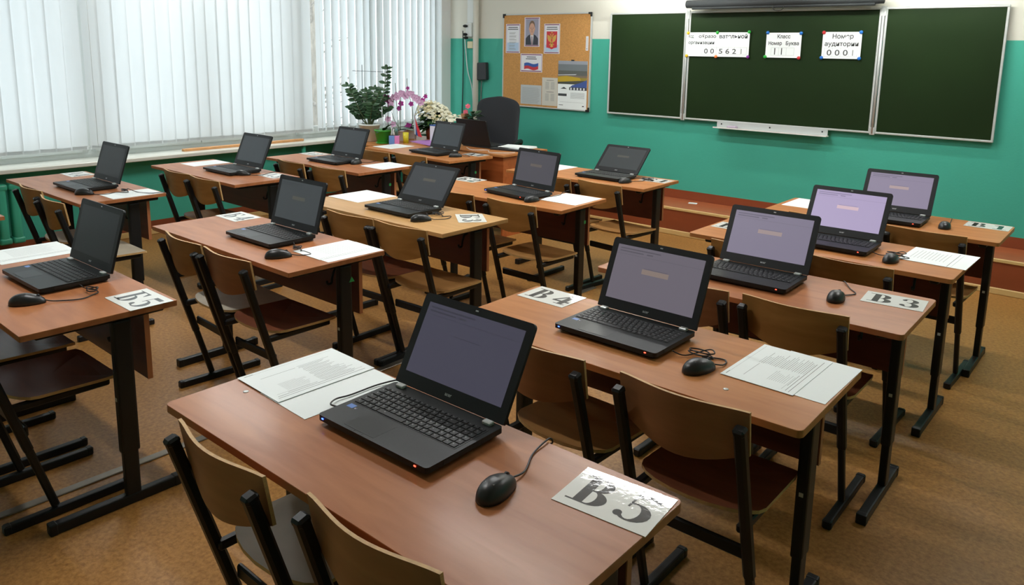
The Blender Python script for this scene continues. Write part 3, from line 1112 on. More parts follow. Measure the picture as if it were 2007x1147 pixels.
def desk(k):
    bx_, by_, a, tm = DESKS[k]
    c, s = math.cos(a), math.sin(a)
    x, y = bx_ - .6 * c, by_ - .6 * s
    lb = 'two-seat school desk: ' + PH[k]
    t = thing('school_desk', (x, y, 0), a, lb, 'desk', 'two-seat school desks')
    rr_ = .018 if k[0] == 'R' else .004
    part('tabletop', 'top_%s_%g' % (tm, rr_), f_top(tm, rr_), t)

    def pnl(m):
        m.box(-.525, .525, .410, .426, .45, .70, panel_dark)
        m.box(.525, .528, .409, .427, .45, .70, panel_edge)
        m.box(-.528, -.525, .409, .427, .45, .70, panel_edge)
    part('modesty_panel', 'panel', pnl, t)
    for sx in (-1, 1):
        def leg(m):
            m.box(-.018, .018, -.032, .032, .20, .695, steel_black, .008, seg=2)
            m.box(-.0145, .0145, -.026, .026, .03, .26, steel_black, .006, seg=2)
            m.lathe([(.006, 0), (.006, .002)], (.0, -.034, 0), hinge_mat, 8) if False else None
            m.box(-.006, .006, -.0345, -.0315, .40, .412, hinge_mat)

        def foot(m):
            m.box(-.017, .017, -.275, .165, 0.0, .038, steel_black, .006, seg=2)
            m.box(-.0185, .0185, -.281, -.255, 0.0, .040, plastic_black, .005, seg=2)
            m.box(-.0185, .0185, .145, .171, 0.0, .040, plastic_black, .005, seg=2)
        part('leg', 'dleg', leg, t, (sx * .52, .33, 0))
        part('foot', 'dfoot', foot, t, (sx * .52, .33, 0))
        part('top_rail', 'drail', lambda m: m.box(-.018, .018, -.27, .15, .695, .7235, steel_black, .005), t, (sx * .52, .33, 0))
        hk = part('bag_hook', 'dhook', lambda m: m.tube(smooth_path([(0, .408, .64), (0, .385, .635), (0, .37, .60), (0, .365, .575), (0, .345, .575), (0, .34, .59)], 5), .006, steel_black, 7), t, (sx * .38, 0, 0))
    if k == 'M4':
        part('sticker', None, lambda m: m.add([(.5385, .345, .615), (.5385, .375, .615), (.5385, .36, .64)], [[0, 1, 2]], GREEN), t, label='green triangle sticker')
    if k in ('L3', 'L4', 'M2'):
        part('sticker', 'stk', lambda m: m.box(.538, .5386, .345, .365, .60, .62, GREEN), t, label='green sticker')
    return t


def f_backrest(mt):
    def f(m):
        nu, nv = 14, 5
        zt, w = .80, .185
        vs, fs = [], []

        def pt(i, j, side):
            u = -1 + 2 * i / nu
            v = j / nv
            hgt = .125 + .05 * math.cos(u * PI / 2) ** 1.0
            z = zt - .002 * u * u - v * hgt
            # plan curve: centre pushed back, ends flat
            yy = .024 - .032 * (math.cos(u * PI / 2) ** 1.3) - .02 * (1 - v) * 0 + (v) * .02
            return (u * w, yy + side * .0085, z)
        for side in (0, 1):
            for i in range(nu + 1):
                for j in range(nv + 1):
                    vs.append(pt(i, j, side))
        K = (nu + 1) * (nv + 1)
        idx = lambda i, j, s_: s_ * K + i * (nv + 1) + j
        a, b, e = [], [], []
        for i in range(nu):
            for j in range(nv):
                a.append([idx(i, j, 0), idx(i, j + 1, 0), idx(i + 1, j + 1, 0), idx(i + 1, j, 0)])
                b.append([idx(i, j, 1), idx(i + 1, j, 1), idx(i + 1, j + 1, 1), idx(i, j + 1, 1)])
        for i in range(nu):
            e.append([idx(i, 0, 0), idx(i + 1, 0, 0), idx(i + 1, 0, 1), idx(i, 0, 1)])
            e.append([idx(i, nv, 0), idx(i, nv, 1), idx(i + 1, nv, 1), idx(i + 1, nv, 0)])
        for j in range(nv):
            e.append([idx(0, j, 0), idx(0, j, 1), idx(0, j + 1, 1), idx(0, j + 1, 0)])
            e.append([idx(nu, j, 0), idx(nu, j + 1, 0), idx(nu, j + 1, 1), idx(nu, j, 1)])
        m.add(vs, a + b, mt, True)
        m.add(vs, e, ply_edge)
    return f


def f_seat(mt):
    def f(m):
        # outline: rounded rear, straight front; dished surface
        out = []
        n = 10
        for k in range(n + 1):
            a = math.radians(180 + 180 * k / n)
            out.append((.187 * math.cos(a) * (1 if abs(math.cos(a)) < 1 else 1), .185 + .085 * math.sin(a)))
        out += [(.186, .40), (.182, .435), (.165, .452), (-.165, .452), (-.182, .435), (-.186, .40)]
        nn = len(out)
        c = (0, .28)
        rings = []
        for r, dz in ((1.0, 0), (.86, -.004), (.6, -.007), (.3, -.008)):
            rings.append([(c[0] + (p[0] - c[0]) * r, c[1] + (p[1] - c[1]) * r, .458 + dz + (.006 if p[1] < .2 else (-.008 if p[1] > .44 else 0)) * r) for p in out])
        vs = [v for rr in rings for v in rr] + [(c[0], c[1], .450)]
        fs = []
        for k in range(3):
            for i in range(nn):
                fs.append([k * nn + i, (k + 1) * nn + i, (k + 1) * nn + (i + 1) % nn, k * nn + (i + 1) % nn][::-1])
        for i in range(nn):
            fs.append([3 * nn + i, 3 * nn + (i + 1) % nn, 4 * nn])
        m.add(vs, fs, mt, True)
        low = [(v[0], v[1], v[2] - .011) for v in rings[0]]
        m.add(rings[0] + low, [[i, nn + i, nn + (i + 1) % nn, (i + 1) % nn] for i in range(nn)], ply_edge)
        m.add(low, [list(range(nn))[::-1]], mt)
    return f


CH = {'tan': ply_tan, 'brown': ply_brown}
SE = {'tan': seat_tan, 'brown': seat_brown, 'grey': seat_grey}


def chair(x, y, a, back, seat, label, group='plywood school chairs', zs=1.0):
    """origin on the floor under the post tops; the chair faces local +y"""
    t = thing('school_chair', (x, y, 0), a, label, 'chair', group)
    t.scale = (1, 1, zs)
    part('backrest', 'back_' + back, f_backrest(CH[back]), t, (0, 0, 0))
    part('seat', 'seat_' + seat, f_seat(SE[seat]), t)
    for sx in (-1, 1):
        def post(m):
            m.bar((0, .205, .035), (0, .115, .36), .022, .026, steel_black, .005, (0, 1, 0))
            m.bar((0, .14, .27), (0, .000, .757), .030, .030, steel_black, .007, (0, 1, 0))
            m.bar((0, .004, .745), (0, -.002, .765), .032, .032, plastic_black, .006, (0, 1, 0))

        def footm(m):
            m.box(-.015, .015, .05, .45, 0.0, .032, steel_black, .006, seg=2)
            m.box(-.0165, .0165, .04, .065, 0.0, .034, plastic_black, .005)
            m.box(-.0165, .0165, .435, .46, 0.0, .034, plastic_black, .005)
        part('post', 'cpost', post, t, (sx * .173, 0, 0))
        part('foot', 'cfoot', footm, t, (sx * .173, 0, 0))
        part('seat_rail', 'crail', lambda m: m.bar((0, .09, .432), (0, .42, .432), .026, .026, steel_black, .005), t, (sx * .157, 0, 0))
        part('screw', 'cscrew', lambda m: m.box(-.006, .006, -.008, .0, -.006, .006, hinge_mat, .002), t, (sx * .155, .013, .72)) if False else None
    part('crossbar', 'ccross', lambda m: m.box(-.158, .158, .135, .150, .315, .355, steel_black, .005), t)
    return t


def slab(m, x0, x1, y0, y1, z0, z1, r, mt):
    out = []
    for cx, cyy, a0 in ((x1 - r, y0 + r, -90), (x1 - r, y1 - r, 0), (x0 + r, y1 - r, 90), (x0 + r, y0 + r, 180)):
        for k in range(5):
            an = math.radians(a0 + 90 * k / 4)
            out.append((cx + r * math.cos(an), cyy + r * math.sin(an)))
    m.prism(out, z0, z1, mt)


LW, LD, LH = .378, .25, .248
SCR = {}


def screen_mat(kind):
    """what the display gives off (the panels are seen from above, so each looks more or less bright)"""
    if kind in SCR:
        return SCR[kind]
    tab = {'R5': (66, 64, 78), 'R4': (104, 98, 108), 'R3': (126, 119, 138), 'R2': (172, 158, 192), 'R1': (140, 130, 152),
           'M4': (54, 58, 60), 'M3': (58, 61, 64), 'M2': (72, 69, 76), 'M1': (52, 56, 56), 'off': (14, 16, 18), 'dim': (50, 55, 58)}
    r, g, b = tab[kind]
    m = bpy.data.materials.new('display_' + kind.lower())
    nt, N, L, P = nodes(m)
    P.inputs['Base Color'].default_value = (.012, .014, .016, 1)
    P.inputs['Roughness'].default_value = .38
    P.inputs['Specular IOR Level'].default_value = .3
    P.inputs['Emission Color'].default_value = rgb(r, g, b)
    P.inputs['Emission Strength'].default_value = .86 if kind != 'off' else 0.0
    mt2 = bpy.data.materials.new('display_text_' + kind.lower())
    nt, N, L, P = nodes(mt2)
    P.inputs['Base Color'].default_value = (.012, .014, .016, 1)
    P.inputs['Emission Color'].default_value = rgb(r * .76, g * .76, b * .78)
    P.inputs['Emission Strength'].default_value = .86
    mt3 = bpy.data.materials.new('display_button_' + kind.lower())
    nt, N, L, P = nodes(mt3)
    P.inputs['Base Color'].default_value = (.012, .014, .016, 1)
    P.inputs['Emission Color'].default_value = rgb(min(255, r * 1.17 + 6), min(255, g * 1.11 + 4), b * .98)
    P.inputs['Emission Strength'].default_value = .86
    SCR[kind] = (m, mt2, mt3)
    return SCR[kind]


blue_led = emis('led_blue', (.05, .12, 1, 1), 6)
red_led = emis('led_red', (1, .06, .03, 1), 5)
dark_led = mat('led_off', rgb(40, 40, 44), .4)


def laptop(x, y, a, tilt, kind, label, z=TOPZ, group='open black laptops'):
    t = thing('laptop', (x, y, z), a, label, 'laptop', group)

    def base(m):
        # wedge underside, flat deck
        slab(m, -LW / 2, LW / 2, 0, LD, .012, .026, .010, lap_base)
        slab(m, -LW / 2 + .012, LW / 2 - .012, .014, LD - .004, .003, .0122, .010, lap_dark)
        for fx in (-.15, .15):
            for fy in (.03, .22):
                m.box(fx - .012, fx + .012, fy - .008, fy + .008, 0, .0032, plastic_black)
        m.box(LW / 2 - .001, LW / 2 + .0008, .05, .17, .013, .021, lap_dark)
        m.box(-LW / 2 - .0008, -LW / 2 + .001, .05, .09, .013, .021, lap_dark)
    part('base', 'lbase', base, t)

    def keys(m):
        m.box(-.176, .176, .098, .212, .0255, .0266, lap_dark)
        rows = [(.101, .018), (.1205, .018), (.140, .018), (.1595, .018), (.179, .018), (.1985, .0115)]
        for r, (yy, hh) in enumerate(rows):
            xs = -.174
            if r == 0:
                ws = [.020, .018, .018, .018, .092, .018, .018, .016, .016, .016] + [.018] * 4
            elif r == 5:
                ws = [.0165] * 19
            else:
                ws = [[], [.030, ] + [.0172] * 11 + [.028], [.026] + [.0172] * 12 + [.0172], [.022] + [.0172] * 12 + [.021], [.0172] * 13 + [.028]][r] + [.0172] * 4
            tot = sum(ws) + .0022 * len(ws)
            k_ = .348 / tot
            for w_ in ws:
                w2 = w_ * k_
                m.box(xs, xs + w2, yy, yy + hh * .9, .0264, .0286, key_mat, .0008)
                m.poly([(xs + w2 * .2, yy + hh * .5, .02868), (xs + w2 * .2 + .0035, yy + hh * .5, .02868), (xs + w2 * .2 + .0035, yy + hh * .72, .02868), (xs + w2 * .2, yy + hh * .72, .02868)], key_ink)
                xs += w2 + .0022 * k_
    part('keyboard', 'lkeys', keys, t)

    def pad(m):
        m.box(-.100, .004, .012, .082, .0258, .0262, mat('touchpad', rgb(26, 29, 30), .36, spec=.3))
        m.box(-.100, .004, .0105, .012, .0258, .0266, lap_dark)
        m.box(-.058, -.057, .004, .012, .0258, .0266, lap_dark)
        m.box(-.030, -.029, .004, .012, .0258, .0266, lap_dark)
    part('touchpad', 'lpad', pad, t)
    part('sticker', 'lstick', lambda m: (m.box(-.172, -.150, .073, .090, .026, .0263, mat('sticker_blue', rgb(90, 130, 200), .35)),
                                        m.box(-.145, -.137, .073, .082, .026, .0263, mat('sticker_dark', rgb(60, 60, 80), .4)),
                                        m.box(-.145, -.142, .076, .080, .0263, .0265, mat('sticker_pale', rgb(190, 170, 170), .4))), t, label='small blue sticker on the palm rest')
    if kind in ('R5', 'R4', 'R3', 'R2', 'R1', 'M2'):
        part('indicator_light', 'lledb', lambda m: m.box(-.172, -.166, -.0012, .0002, .018, .021, blue_led), t, label='blue indicator light')
        part('indicator_light', 'lledr', lambda m: m.box(.150, .156, -.0012, .0002, .018, .021, red_led), t, label='red indicator light')
    for sx in (-1, 1):
        part('hinge', 'lhinge', lambda m: m.box(-.0135, .0135, -.009, .008, .0, .009, hinge_mat, .002), t, (sx * .152, LD - .013, .0245))
    # lid: local frame rotated about the hinge line
    lid = link('screen_lid', None, t, (0, LD, .028))
    lid.rotation_euler = (-tilt, 0, 0)

    def lidm(m):
        out = []
        r = .012
        for cx, cz, a0 in ((LW / 2 - r, LH - r, 0), (-LW / 2 + r, LH - r, 90), (-LW / 2 + .004, .004, 180), (LW / 2 - .004, .004, 270)):
            rr = r if a0 < 180 else .004
            for k in range(5):
                an = math.radians(a0 + 90 * k / 4)
                out.append((cx + rr * math.cos(an), cz + rr * math.sin(an)))
        X = Matrix(((1, 0, 0, 0), (0, 0, -1, .008), (0, 1, 0, 0), (0, 0, 0, 1)))
        m.prism(out, 0.0, .0095, lap_bezel, X)
    if 'lidmesh' not in CACHE:
        mm = MB()
        lidm(mm)
        CACHE['lidmesh'] = mm.mesh('screen_lid')
    COL.objects.unlink(lid)
    bpy.data.objects.remove(lid)
    lid = link('screen_lid', CACHE['lidmesh'], t, (0, LD, .028))
    lid.rotation_euler = (-tilt, 0, 0)
    ms = screen_mat(kind)

    def disp(m):
        yy = -.0018
        x0, x1, z0, z1 = -.166, .166, .036, .226
        m.box(x0, x1, yy, 0, z0, z1, ms[0])
        if kind in ('off', 'dim'):
            return
        Q = lambda a0, a1, b0, b1, mm: m.poly([(a0, yy - .0004, b0), (a1, yy - .0004, b0), (a1, yy - .0004, b1), (a0, yy - .0004, b1)], mm)
        Q(x0 + .012, x0 + .17, .2125, .2165, ms[1])
        Q(x0 + .012, x0 + .105, .2030, .2070, ms[1])
        Q(x0 + .118, x0 + .142, .2030, .2075, ms[1])
        Q(x0 + .002, x1 - .002, .1945, .1953, ms[1])
        if kind != 'R5':
            Q(-.052, .050, .1380, .1550, ms[2])
        Q(-.046, .044, .1566, .1580, ms[1])
    part('display', 'disp_' + kind, disp, lid)
    part('webcam', 'lcam', lambda m: m.box(-.005, .005, -.0020, -.0014, .2355, .2395, logo_mat, .0002), lid)

    def logo(m):
        vs, fs = text_polys('acer', .013, .0003, 'CENTER')
        m.add([(v[0], -.0021, .0135 + v[1]) for v in vs], fs, logo_mat)
    part('logo', 'llogo', logo, lid)
    return t


def mouse(x, y, a, label, cord, z=TOPZ):
    """cord: list of world points (x,y,height above desk); first point near the mouse front"""
    t = thing('computer_mouse', (x, y, z), a, label, 'mouse', 'black wired mice')

    def body(m):
        nu, nv = 24, 10
        vs, fs = [], []
        for j in range(nv + 1):
            th = (PI / 2) * j / nv
            for i in range(nu):
                ph = 2 * PI * i / nu
                cx, cyy = math.cos(ph), math.sin(ph)
                wx = .0315 * (1 - .13 * cyy - .06 * math.cos(2 * ph))
                rr = math.cos(th) ** .75
                hz = .037 * (1 - .28 * max(0, cyy) * rr)
                vs.append((cx * wx * rr, cyy * .058 * rr - .004 * (1 - rr), .002 + hz * math.sin(th) ** .9))
        for j in range(nv):
            for i in range(nu):
                fs.append([j * nu + i, j * nu + (i + 1) % nu, (j + 1) * nu + (i + 1) % nu, (j + 1) * nu + i])
        fs.append(list(range(nu))[::-1])
        m.add(vs, fs, mouse_mat, True)
        m.lathe([(.028, 0), (.028, .003)], (0, 0, 0), plastic_black, 20)
    part('body', 'mbody', body, t)
    part('scroll_wheel', 'mwheel', lambda m: m.tube([(-.0035, .034, .0265), (.0035, .034, .0265)], .006, plastic_black, 12), t)

    def lg(m):
        for k in range(4):
            m.box(-.012 + k * .0065, -.008 + k * .0065, -.0275, -.0235, .0362 - abs(k - 1.5) * .0006, .0370 - abs(k - 1.5) * .0006, key_ink)
    part('logo', 'mlogo', lg, t)
    c, s = math.cos(a), math.sin(a)
    pts = [(0, .054, .010)]
    for (px, py, pz) in cord:
        dx, dy = px - x, py - y
        pts.append((dx * c + dy * s, -dx * s + dy * c, pz))
    part('cord', None, lambda m: m.tube(smooth_path(pts, 7), .0022, cord_mat, 6), t)
    return t


def sign(k, x, y, a, txt, label):
    """A5 laminated card, x,y = its lower-left corner, text reads along local +x"""
    c, s = math.cos(a), math.sin(a)
    m = MB()
    m.box(-.105, .105, -.0755, .0755, 0, .0011, sign_mat)
    hcap = .104
    nq = 0
    for ch, ox in zip(txt, (-.088, .022)):
        for q in GLY[ch]:
            nq += 1
            m.poly([(ox + p[0] * hcap * .92, -.052 + p[1] * hcap, .00122 + nq * .000004) for p in q], ink_black)
    cx, cyy = x + .105 * c - .0755 * s, y + .105 * s + .0755 * c
    o = link('desk_sign', m.mesh('desk_sign'), None, (cx, cyy, TOPZ + .0004), a)
    return tag(o, label, 'sign')


def sheet(cx, cyy, w, h, a, label, lines='text', z=.0004, group=None, name='paper_sheet', mt=None, rz=0):
    """printed A4 sheet, centre cx,cyy; lines run along local y when rz"""
    m = MB()
    m.box(-w / 2, w / 2, -h / 2, h / 2, 0, .0008, mt or paper_mat)
    zz = .00095
    R = random.Random(int((cx + 9) * 1000))
    if lines == 'text':
        # page read with its top to the right: text lines run along local y
        def ln(xx, y0, y1, th, mm):
            m.poly([(xx, y0, zz), (xx + th, y0, zz), (xx + th, y1, zz), (xx, y1, zz)], mm)
        xx = w / 2 - .018
        ln(xx, -h / 2 + .012, h / 2 - .02, .0013, ink_mat)
        ln(xx - .010, -h / 2 + .016, h / 2 - .05, .0013, ink_mat)
        ln(xx - .018, -h / 2 + .05, -h / 2 + .14, .0010, ink_mat)
        ln(xx - .022, -h / 2 + .02, -h / 2 + .12, .0008, ink_light)
        for k in range(22):
            yy0 = .005 + R.uniform(-.004, .004)
            ln(xx - .015 - k * .0062, yy0, h / 2 - .018 - R.uniform(0, .05) - (k * .0012), .0010, ink_mat if k % 3 else ink_light)
        for k in range(9):
            ln(xx - .030 - k * .006, -h / 2 + .055, -.015 - R.uniform(0, .03), .0008, ink_light)
        ln(-w / 2 + .052, -h / 2 + .04, -.005, .0009, ink_mat)
        ln(-w / 2 + .012, -h / 2 + .012, h / 2 - .012, .0006, ink_light)
        ln(-w / 2 + .010, -h / 2 + .015, -h / 2 + .04, .0015, ink_mat)
    elif lines == 'faint':
        for k in range(10):
            xx = -w / 2 + .03 + k * (w - .06) / 10
            m.poly([(xx, -h * .25, zz), (xx + .0016, -h * .25, zz), (xx + .0016, h * R.uniform(.2, .4), zz), (xx, h * .3, zz)], ink_light)
        m.poly([(w / 2 - .016, -h / 2 + .01, zz), (w / 2 - .014, -h / 2 + .01, zz), (w / 2 - .014, h / 2 - .02, zz), (w / 2 - .016, h / 2 - .02, zz)], ink_mat)
    o = link(name, m.mesh(name), None, (cx, cyy, TOPZ + z), a)
    return tag(o, label, 'paper', group)


# ------------------------------------------------------------------ place desks
for k in DESKS:
    desk(k)
for (x, y, lb) in ((2.699, .80, 'steel screw head let into the left end of the desk with sign В 5'), (3.588, 1.737, 'steel screw head let into the desk with sign В 4, below its paper')):
    pass

# chairs: x, y, turn, back, seat
CHAIRS = [
    ('R5', 'left', 2.905, .618, -.017, 'brown', 'grey'), ('R5', 'right', 3.392, .645, .02, 'brown', 'brown'),
    ('R4', 'left', 3.060, 1.541, -.03, 'brown', 'tan'), ('R4', 'right', 3.546, 1.544, .009, 'brown', 'brown'),
    ('R3', 'left', 3.09, 2.40, 0, 'brown', 'tan'), ('R3', 'right', 3.507, 2.418, .012, 'tan', 'brown'),
    ('R2', 'left', 3.040, 3.12, .018, 'tan', 'tan'), ('R2', 'right', 3.456, 3.151, -.023, 'tan', 'tan'),
    ('R1', 'left', 3.06, 4.02, 0, 'tan', 'tan'), ('R1', 'right', 3.560, 4.027, -.034, 'tan', 'tan'),
    ('M5', 'left', .985, .525, 0, 'brown', 'brown'), ('M5', 'right', 1.425, .510, 0, 'brown', 'brown'),
    ('M4', 'left', 1.092, 1.449, -.06, 'tan', 'grey'), ('M4', 'right', 1.487, 1.439, .002, 'brown', 'brown'),
    ('M3', 'left', 1.235, 2.271, .026, 'tan', 'brown'), ('M3', 'right', 1.612, 2.286, .035, 'tan', 'tan'),
    ('M2', 'left', 1.144, 3.112, .004, 'tan', 'tan'), ('M2', 'right', 1.616, 3.118, -.02, 'tan', 'tan'),
    ('M1', 'left', 1.207, 3.999, 0, 'tan', 'tan'), ('M1', 'right', 1.599, 4.034, -.10, 'tan', 'tan'),
    ('L1', 'left', -.709, 1.418, 0, 'tan', 'grey'), ('L1', 'right', -.235, 1.372, -.03, 'tan', 'grey'),
    ('L2', 'left', -.690, 2.308, .009, 'tan', 'tan'), ('L2', 'right', -.312, 2.302, .004, 'tan', 'grey'),
    ('L3', 'left', -.588, 3.134, -.06, 'tan', 'tan'), ('L3', 'right', -.133, 3.142, .05, 'tan', 'tan'),
    ('L4', 'left', -.640, 3.99, -.014, 'tan', 'tan'), ('L4', 'right', -.262, 4.05, .018, 'tan', 'tan'),
]
for d, sd, x, y, a, bk, se in CHAIRS:
    chair(x, y, a, bk, se, '%s-hand plywood chair at the %s' % (sd, PH[d]), zs={'R5': .965, 'R4': .982, 'M4': .985}.get(d, .992))

# laptops: x, y, turn, tilt
LAPS = {
    'R5': (3.128, .885, .010, .50, 'R5'), 'R4': (3.163, 1.776, -.005, .40, 'R4'), 'R3': (3.206, 2.659, .022, .44, 'R3'),
    'R2': (3.260, 3.477, .007, .50, 'R2'), 'R1': (3.289, 4.319, .024, .50, 'R1'), 'M5': (1.216, .784, .018, .28, 'off'),
    'M4': (1.235, 1.710, .007, .28, 'M4'), 'M3': (1.195, 2.578, -.001, .60, 'M3'), 'M2': (1.315, 3.426, -.118, .24, 'M2'),
    'M1': (1.346, 4.394, -.011, .78, 'M1'), 'L1': (-.756, 1.648, .004, .32, 'off'), 'L2': (-.711, 2.629, .005, .41, 'dim'),
    'L3': (-.622, 3.460, .027, .38, 'dim'), 'L4': (-.461, 4.399, -.038, .34, 'dim'),
}
for k, (x, y, a, ti, kind) in LAPS.items():
    word = {'R5': 'dim bluish', 'R4': 'grey lit', 'R3': 'mauve lit', 'R2': 'bright lilac', 'R1': 'lilac lit'}.get(k, 'dark')
    laptop(x, y, a, ti, kind, 'black laptop, %s screen, on the %s' % (word, PH[k]))

# mice with cords (points given on the desk plane)
coil = lambda cx, cyy, r=.035: [(cx + r * math.cos(t_) * (1 + .3 * math.sin(t_ * .7)), cyy + r * .5 * math.sin(t_), .004 + .0015 * i) for i, t_ in enumerate([q * PI / 3 for q in range(0, 14)])]
MICE = {
    'R5': (3.460, .950, .10, [(3.452, 1.05, .004), (3.418, 1.12, .003), (3.405, 1.195, .005), (3.395, 1.215, -.02), (3.30, 1.23, -.06), (3.05, 1.23, -.05), (2.945, 1.21, -.01),
                              (2.915, 1.185, .008), (2.885, 1.12, .006), (2.88, 1.03, .006), (2.875, .985, .008), (2.90, .950, .014), (2.932, .951, .017)]),
    'R4': (3.478, 1.806, -.35, [(3.515, 1.885, .004), (3.50, 1.925, .003), (3.44, 1.90, .004)] + coil(3.435, 1.905) + [(3.40, 1.87, .006), (3.363, 1.855, .015)]),
    'R3': (3.553, 2.757, .05, [(3.565, 2.83, .004), (3.585, 2.88, .003), (3.55, 2.93, .003), (3.50, 3.015, .004), (3.49, 3.04, -.03)]),
    'R2': (3.552, 3.492, -.1, [(3.575, 3.56, .004), (3.60, 3.60, .003), (3.56, 3.62, .003)] + coil(3.545, 3.60) + [(3.50, 3.56, .006), (3.455, 3.55, .016)]),
    'R1': (3.574, 4.433, .05, [(3.575, 4.50, .004), (3.57, 4.58, .003), (3.55, 4.73, .003), (3.54, 4.76, -.03)]),
    'M5': (1.467, .728, -.5, [(1.51, .80, .004), (1.55, .87, .003), (1.53, .92, .003)] + coil(1.50, .93, .03) + [(1.45, .93, .006), (1.412, .92, .016)]),
    'M4': (1.558, 1.668, -.5, [(1.60, 1.74, .004), (1.62, 1.79, .003), (1.56, 1.80, .003)] + coil(1.52, 1.79, .025) + [(1.46, 1.82, .006), (1.43, 1.83, .016)]),
    'M3': (1.464, 2.592, -.5, [(1.50, 2.66, .004), (1.53, 2.72, .003), (1.50, 2.78, .003)] + coil(1.44, 2.74, .035) + [(1.41, 2.71, .008), (1.388, 2.70, .016)]),
    'M2': (1.540, 3.433, -.15, [(1.545, 3.51, .004), (1.53, 3.60, .003), (1.545, 3.70, .003), (1.50, 3.80, .003), (1.49, 3.89, .003), (1.485, 3.91, -.03)]),
    'M1': (1.576, 4.425, -.2, [(1.59, 4.50, .004), (1.63, 4.56, .003), (1.62, 4.62, .004)] + coil(1.64, 4.62, .04) + [(1.57, 4.66, .004), (1.48, 4.62, .004), (1.46, 4.58, .006)]),
    'L1': (-.513, 1.672, -.9, [(-.45, 1.71, .004), (-.42, 1.77, .003), (-.44, 1.83, .003)] + coil(-.42, 1.87, .03) + [(-.36, 1.92, .003), (-.27, 1.955, .003), (-.24, 2.03, .003), (-.235, 2.05, -.03)]),
    'L2': (-.516, 2.722, -.9, [(-.45, 2.76, .004), (-.42, 2.82, .003), (-.46, 2.90, .003), (-.47, 2.965, .003), (-.47, 2.99, -.03)]),
    'L3': (-.405, 3.640, .2, [(-.42, 3.70, .004), (-.38, 3.74, .003), (-.40, 3.80, .003), (-.40, 3.85, .003), (-.40, 3.87, -.03)]),
    'L4': (-.155, 4.492, -.6, [(-.10, 4.56, .004), (-.09, 4.60, .003), (-.16, 4.64, .003), (-.24, 4.62, .005)]),
}
for k, (x, y, a, cd) in MICE.items():
    mouse(x, y, a, 'black mouse on the ' + PH[k], cd)

# signs
SIGNS = {
    'R5': (3.556, 1.008, .09, 'В5'), 'R4': (2.648, 1.976, .0, 'В4'), 'R3': (3.622, 2.808, .09, 'В3'), 'R1': (3.634, 4.580, .0, 'В1'),
    'R2': (2.640, 3.575, .0, 'В2'), 'M5': (1.590, .935, .0, 'Б5'), 'M4': (.590, 1.908, -.03, 'Б4'), 'M3': (1.476, 2.836, -.70, 'Б3'),
    'M2': (.622, 3.655, .02, 'Б2'), 'M1': (1.575, 4.596, .03, 'Б1'), 'L1': (-1.427, 1.860, .0, 'А4'), 'L2': (-.452, 2.790, .0, 'А3'),
    'L3': (-1.222, 3.665, .02, 'А2'), 'L4': (-.240, 4.637, .08, 'А1'),
}
for k, (x, y, a, tx) in SIGNS.items():
    lb = 'laminated seat sign on the ' + PH[k]
    sign(k, x, y, a, tx, lb)

# papers (two overlapping A4 sheets on most desks)
def pair(k, x0, x1, y0, y1, a=0.0, lines='faint'):
    """a top sheet on a second sheet; together they cover x0..x1, y0..y1"""
    h = .297
    cy0 = (y0 + y1) / 2
    if x1 - x0 > .23:
        sheet(x1 - .105, cy0 + .004, .21, h, a, 'lower, blank sheet on the ' + PH[k], None)
        sheet(x0 + .105, cy0, .21, h, a, 'upper, printed sheet on the ' + PH[k], lines, z=.0016)
    else:
        sheet((x0 + x1) / 2, cy0, .21, h, a, 'single white sheet on the ' + PH[k], lines)


sheet(2.800, 1.030, .21, .305, -.04, 'lower, blank sheet beside the laptop on the '+PH['R5'], None)
o = sheet(2.676, 1.036, .21, .305, -.035, 'upper, printed sheet at the left end of the '+PH['R5'], 'text', z=.003)
sheet(3.722, 1.984, .21, .305, -.012, 'lower, blank sheet on the '+PH['R4'], None)
sheet(3.640, 1.977, .21, .305, -.015, 'upper, printed sheet on the '+PH['R4'], 'text', z=.0016)
pair('R2', 3.565, 3.835, 3.56, 3.86, -.02)
pair('R1', 2.675, 2.90, 4.435, 4.735)
pair('M5', .60, .862, .83, 1.12, -.02)
pair('M4', 1.520, 1.785, 1.757, 2.07, -.03)
pair('M3', .556, .840, 2.662, 2.965, -.01)
pair('M2', 1.53, 1.80, 3.50, 3.81, .03)
pair('M1', .70, .905, 4.50, 4.78)
pair('L1', -.455, -.232, 1.72, 2.03, .0)
pair('L2', -1.33, -1.12, 2.67, 2.98, .02)
pair('L3', -.30, -.035, 3.575, 3.90, .0)
pair('L4', -1.175, -.93, 4.43, 4.73, .03)

# ------------------------------------------------------------------ teacher's corner
td = thing('teacher_desk', (0, 0, 0), 0, 'orange-brown teacher desk behind the window row, holding a laptop', 'desk')
part('tabletop', None, lambda m: m.box(-1.16, .05, 4.875, 5.50, .722, .744, top_orange, .002), td)
part('side_panel', None, lambda m: m.box(.012, .03, 4.90, 5.48, 0, .7215, wood('teacher_panel', rgb(160, 84, 40), rgb(178, 98, 50), .4), 0), td)
part('side_panel', None, lambda m: m.box(-1.13, -1.112, 4.90, 5.48, 0, .7215, MATS['teacher_panel'], 0), td)
part('front_panel', None, lambda m: m.box(-1.1115, .0115, 4.905, 4.92, .25, .7215, MATS['teacher_panel'], 0), td)
wt = thing('window_table', (0, 0, 0), 0, 'low brown side table under the flower pots by the window', 'table')
part('tabletop', None, lambda m: m.box(-1.98, -1.175, 4.62, 5.56, .70, .72, top_orange, .002), wt)
for x in (-1.95, -1.21):
    for y in (4.66, 5.52):
        part('leg', 'wtleg', lambda m: m.box(-.02, .02, -.02, .02, 0, .6995, wood('table_leg_wood', rgb(130, 80, 45), rgb(145, 92, 52), .5) if 'table_leg_wood' not in MATS else MATS['table_leg_wood'], .003), wt, (x, y, 0))
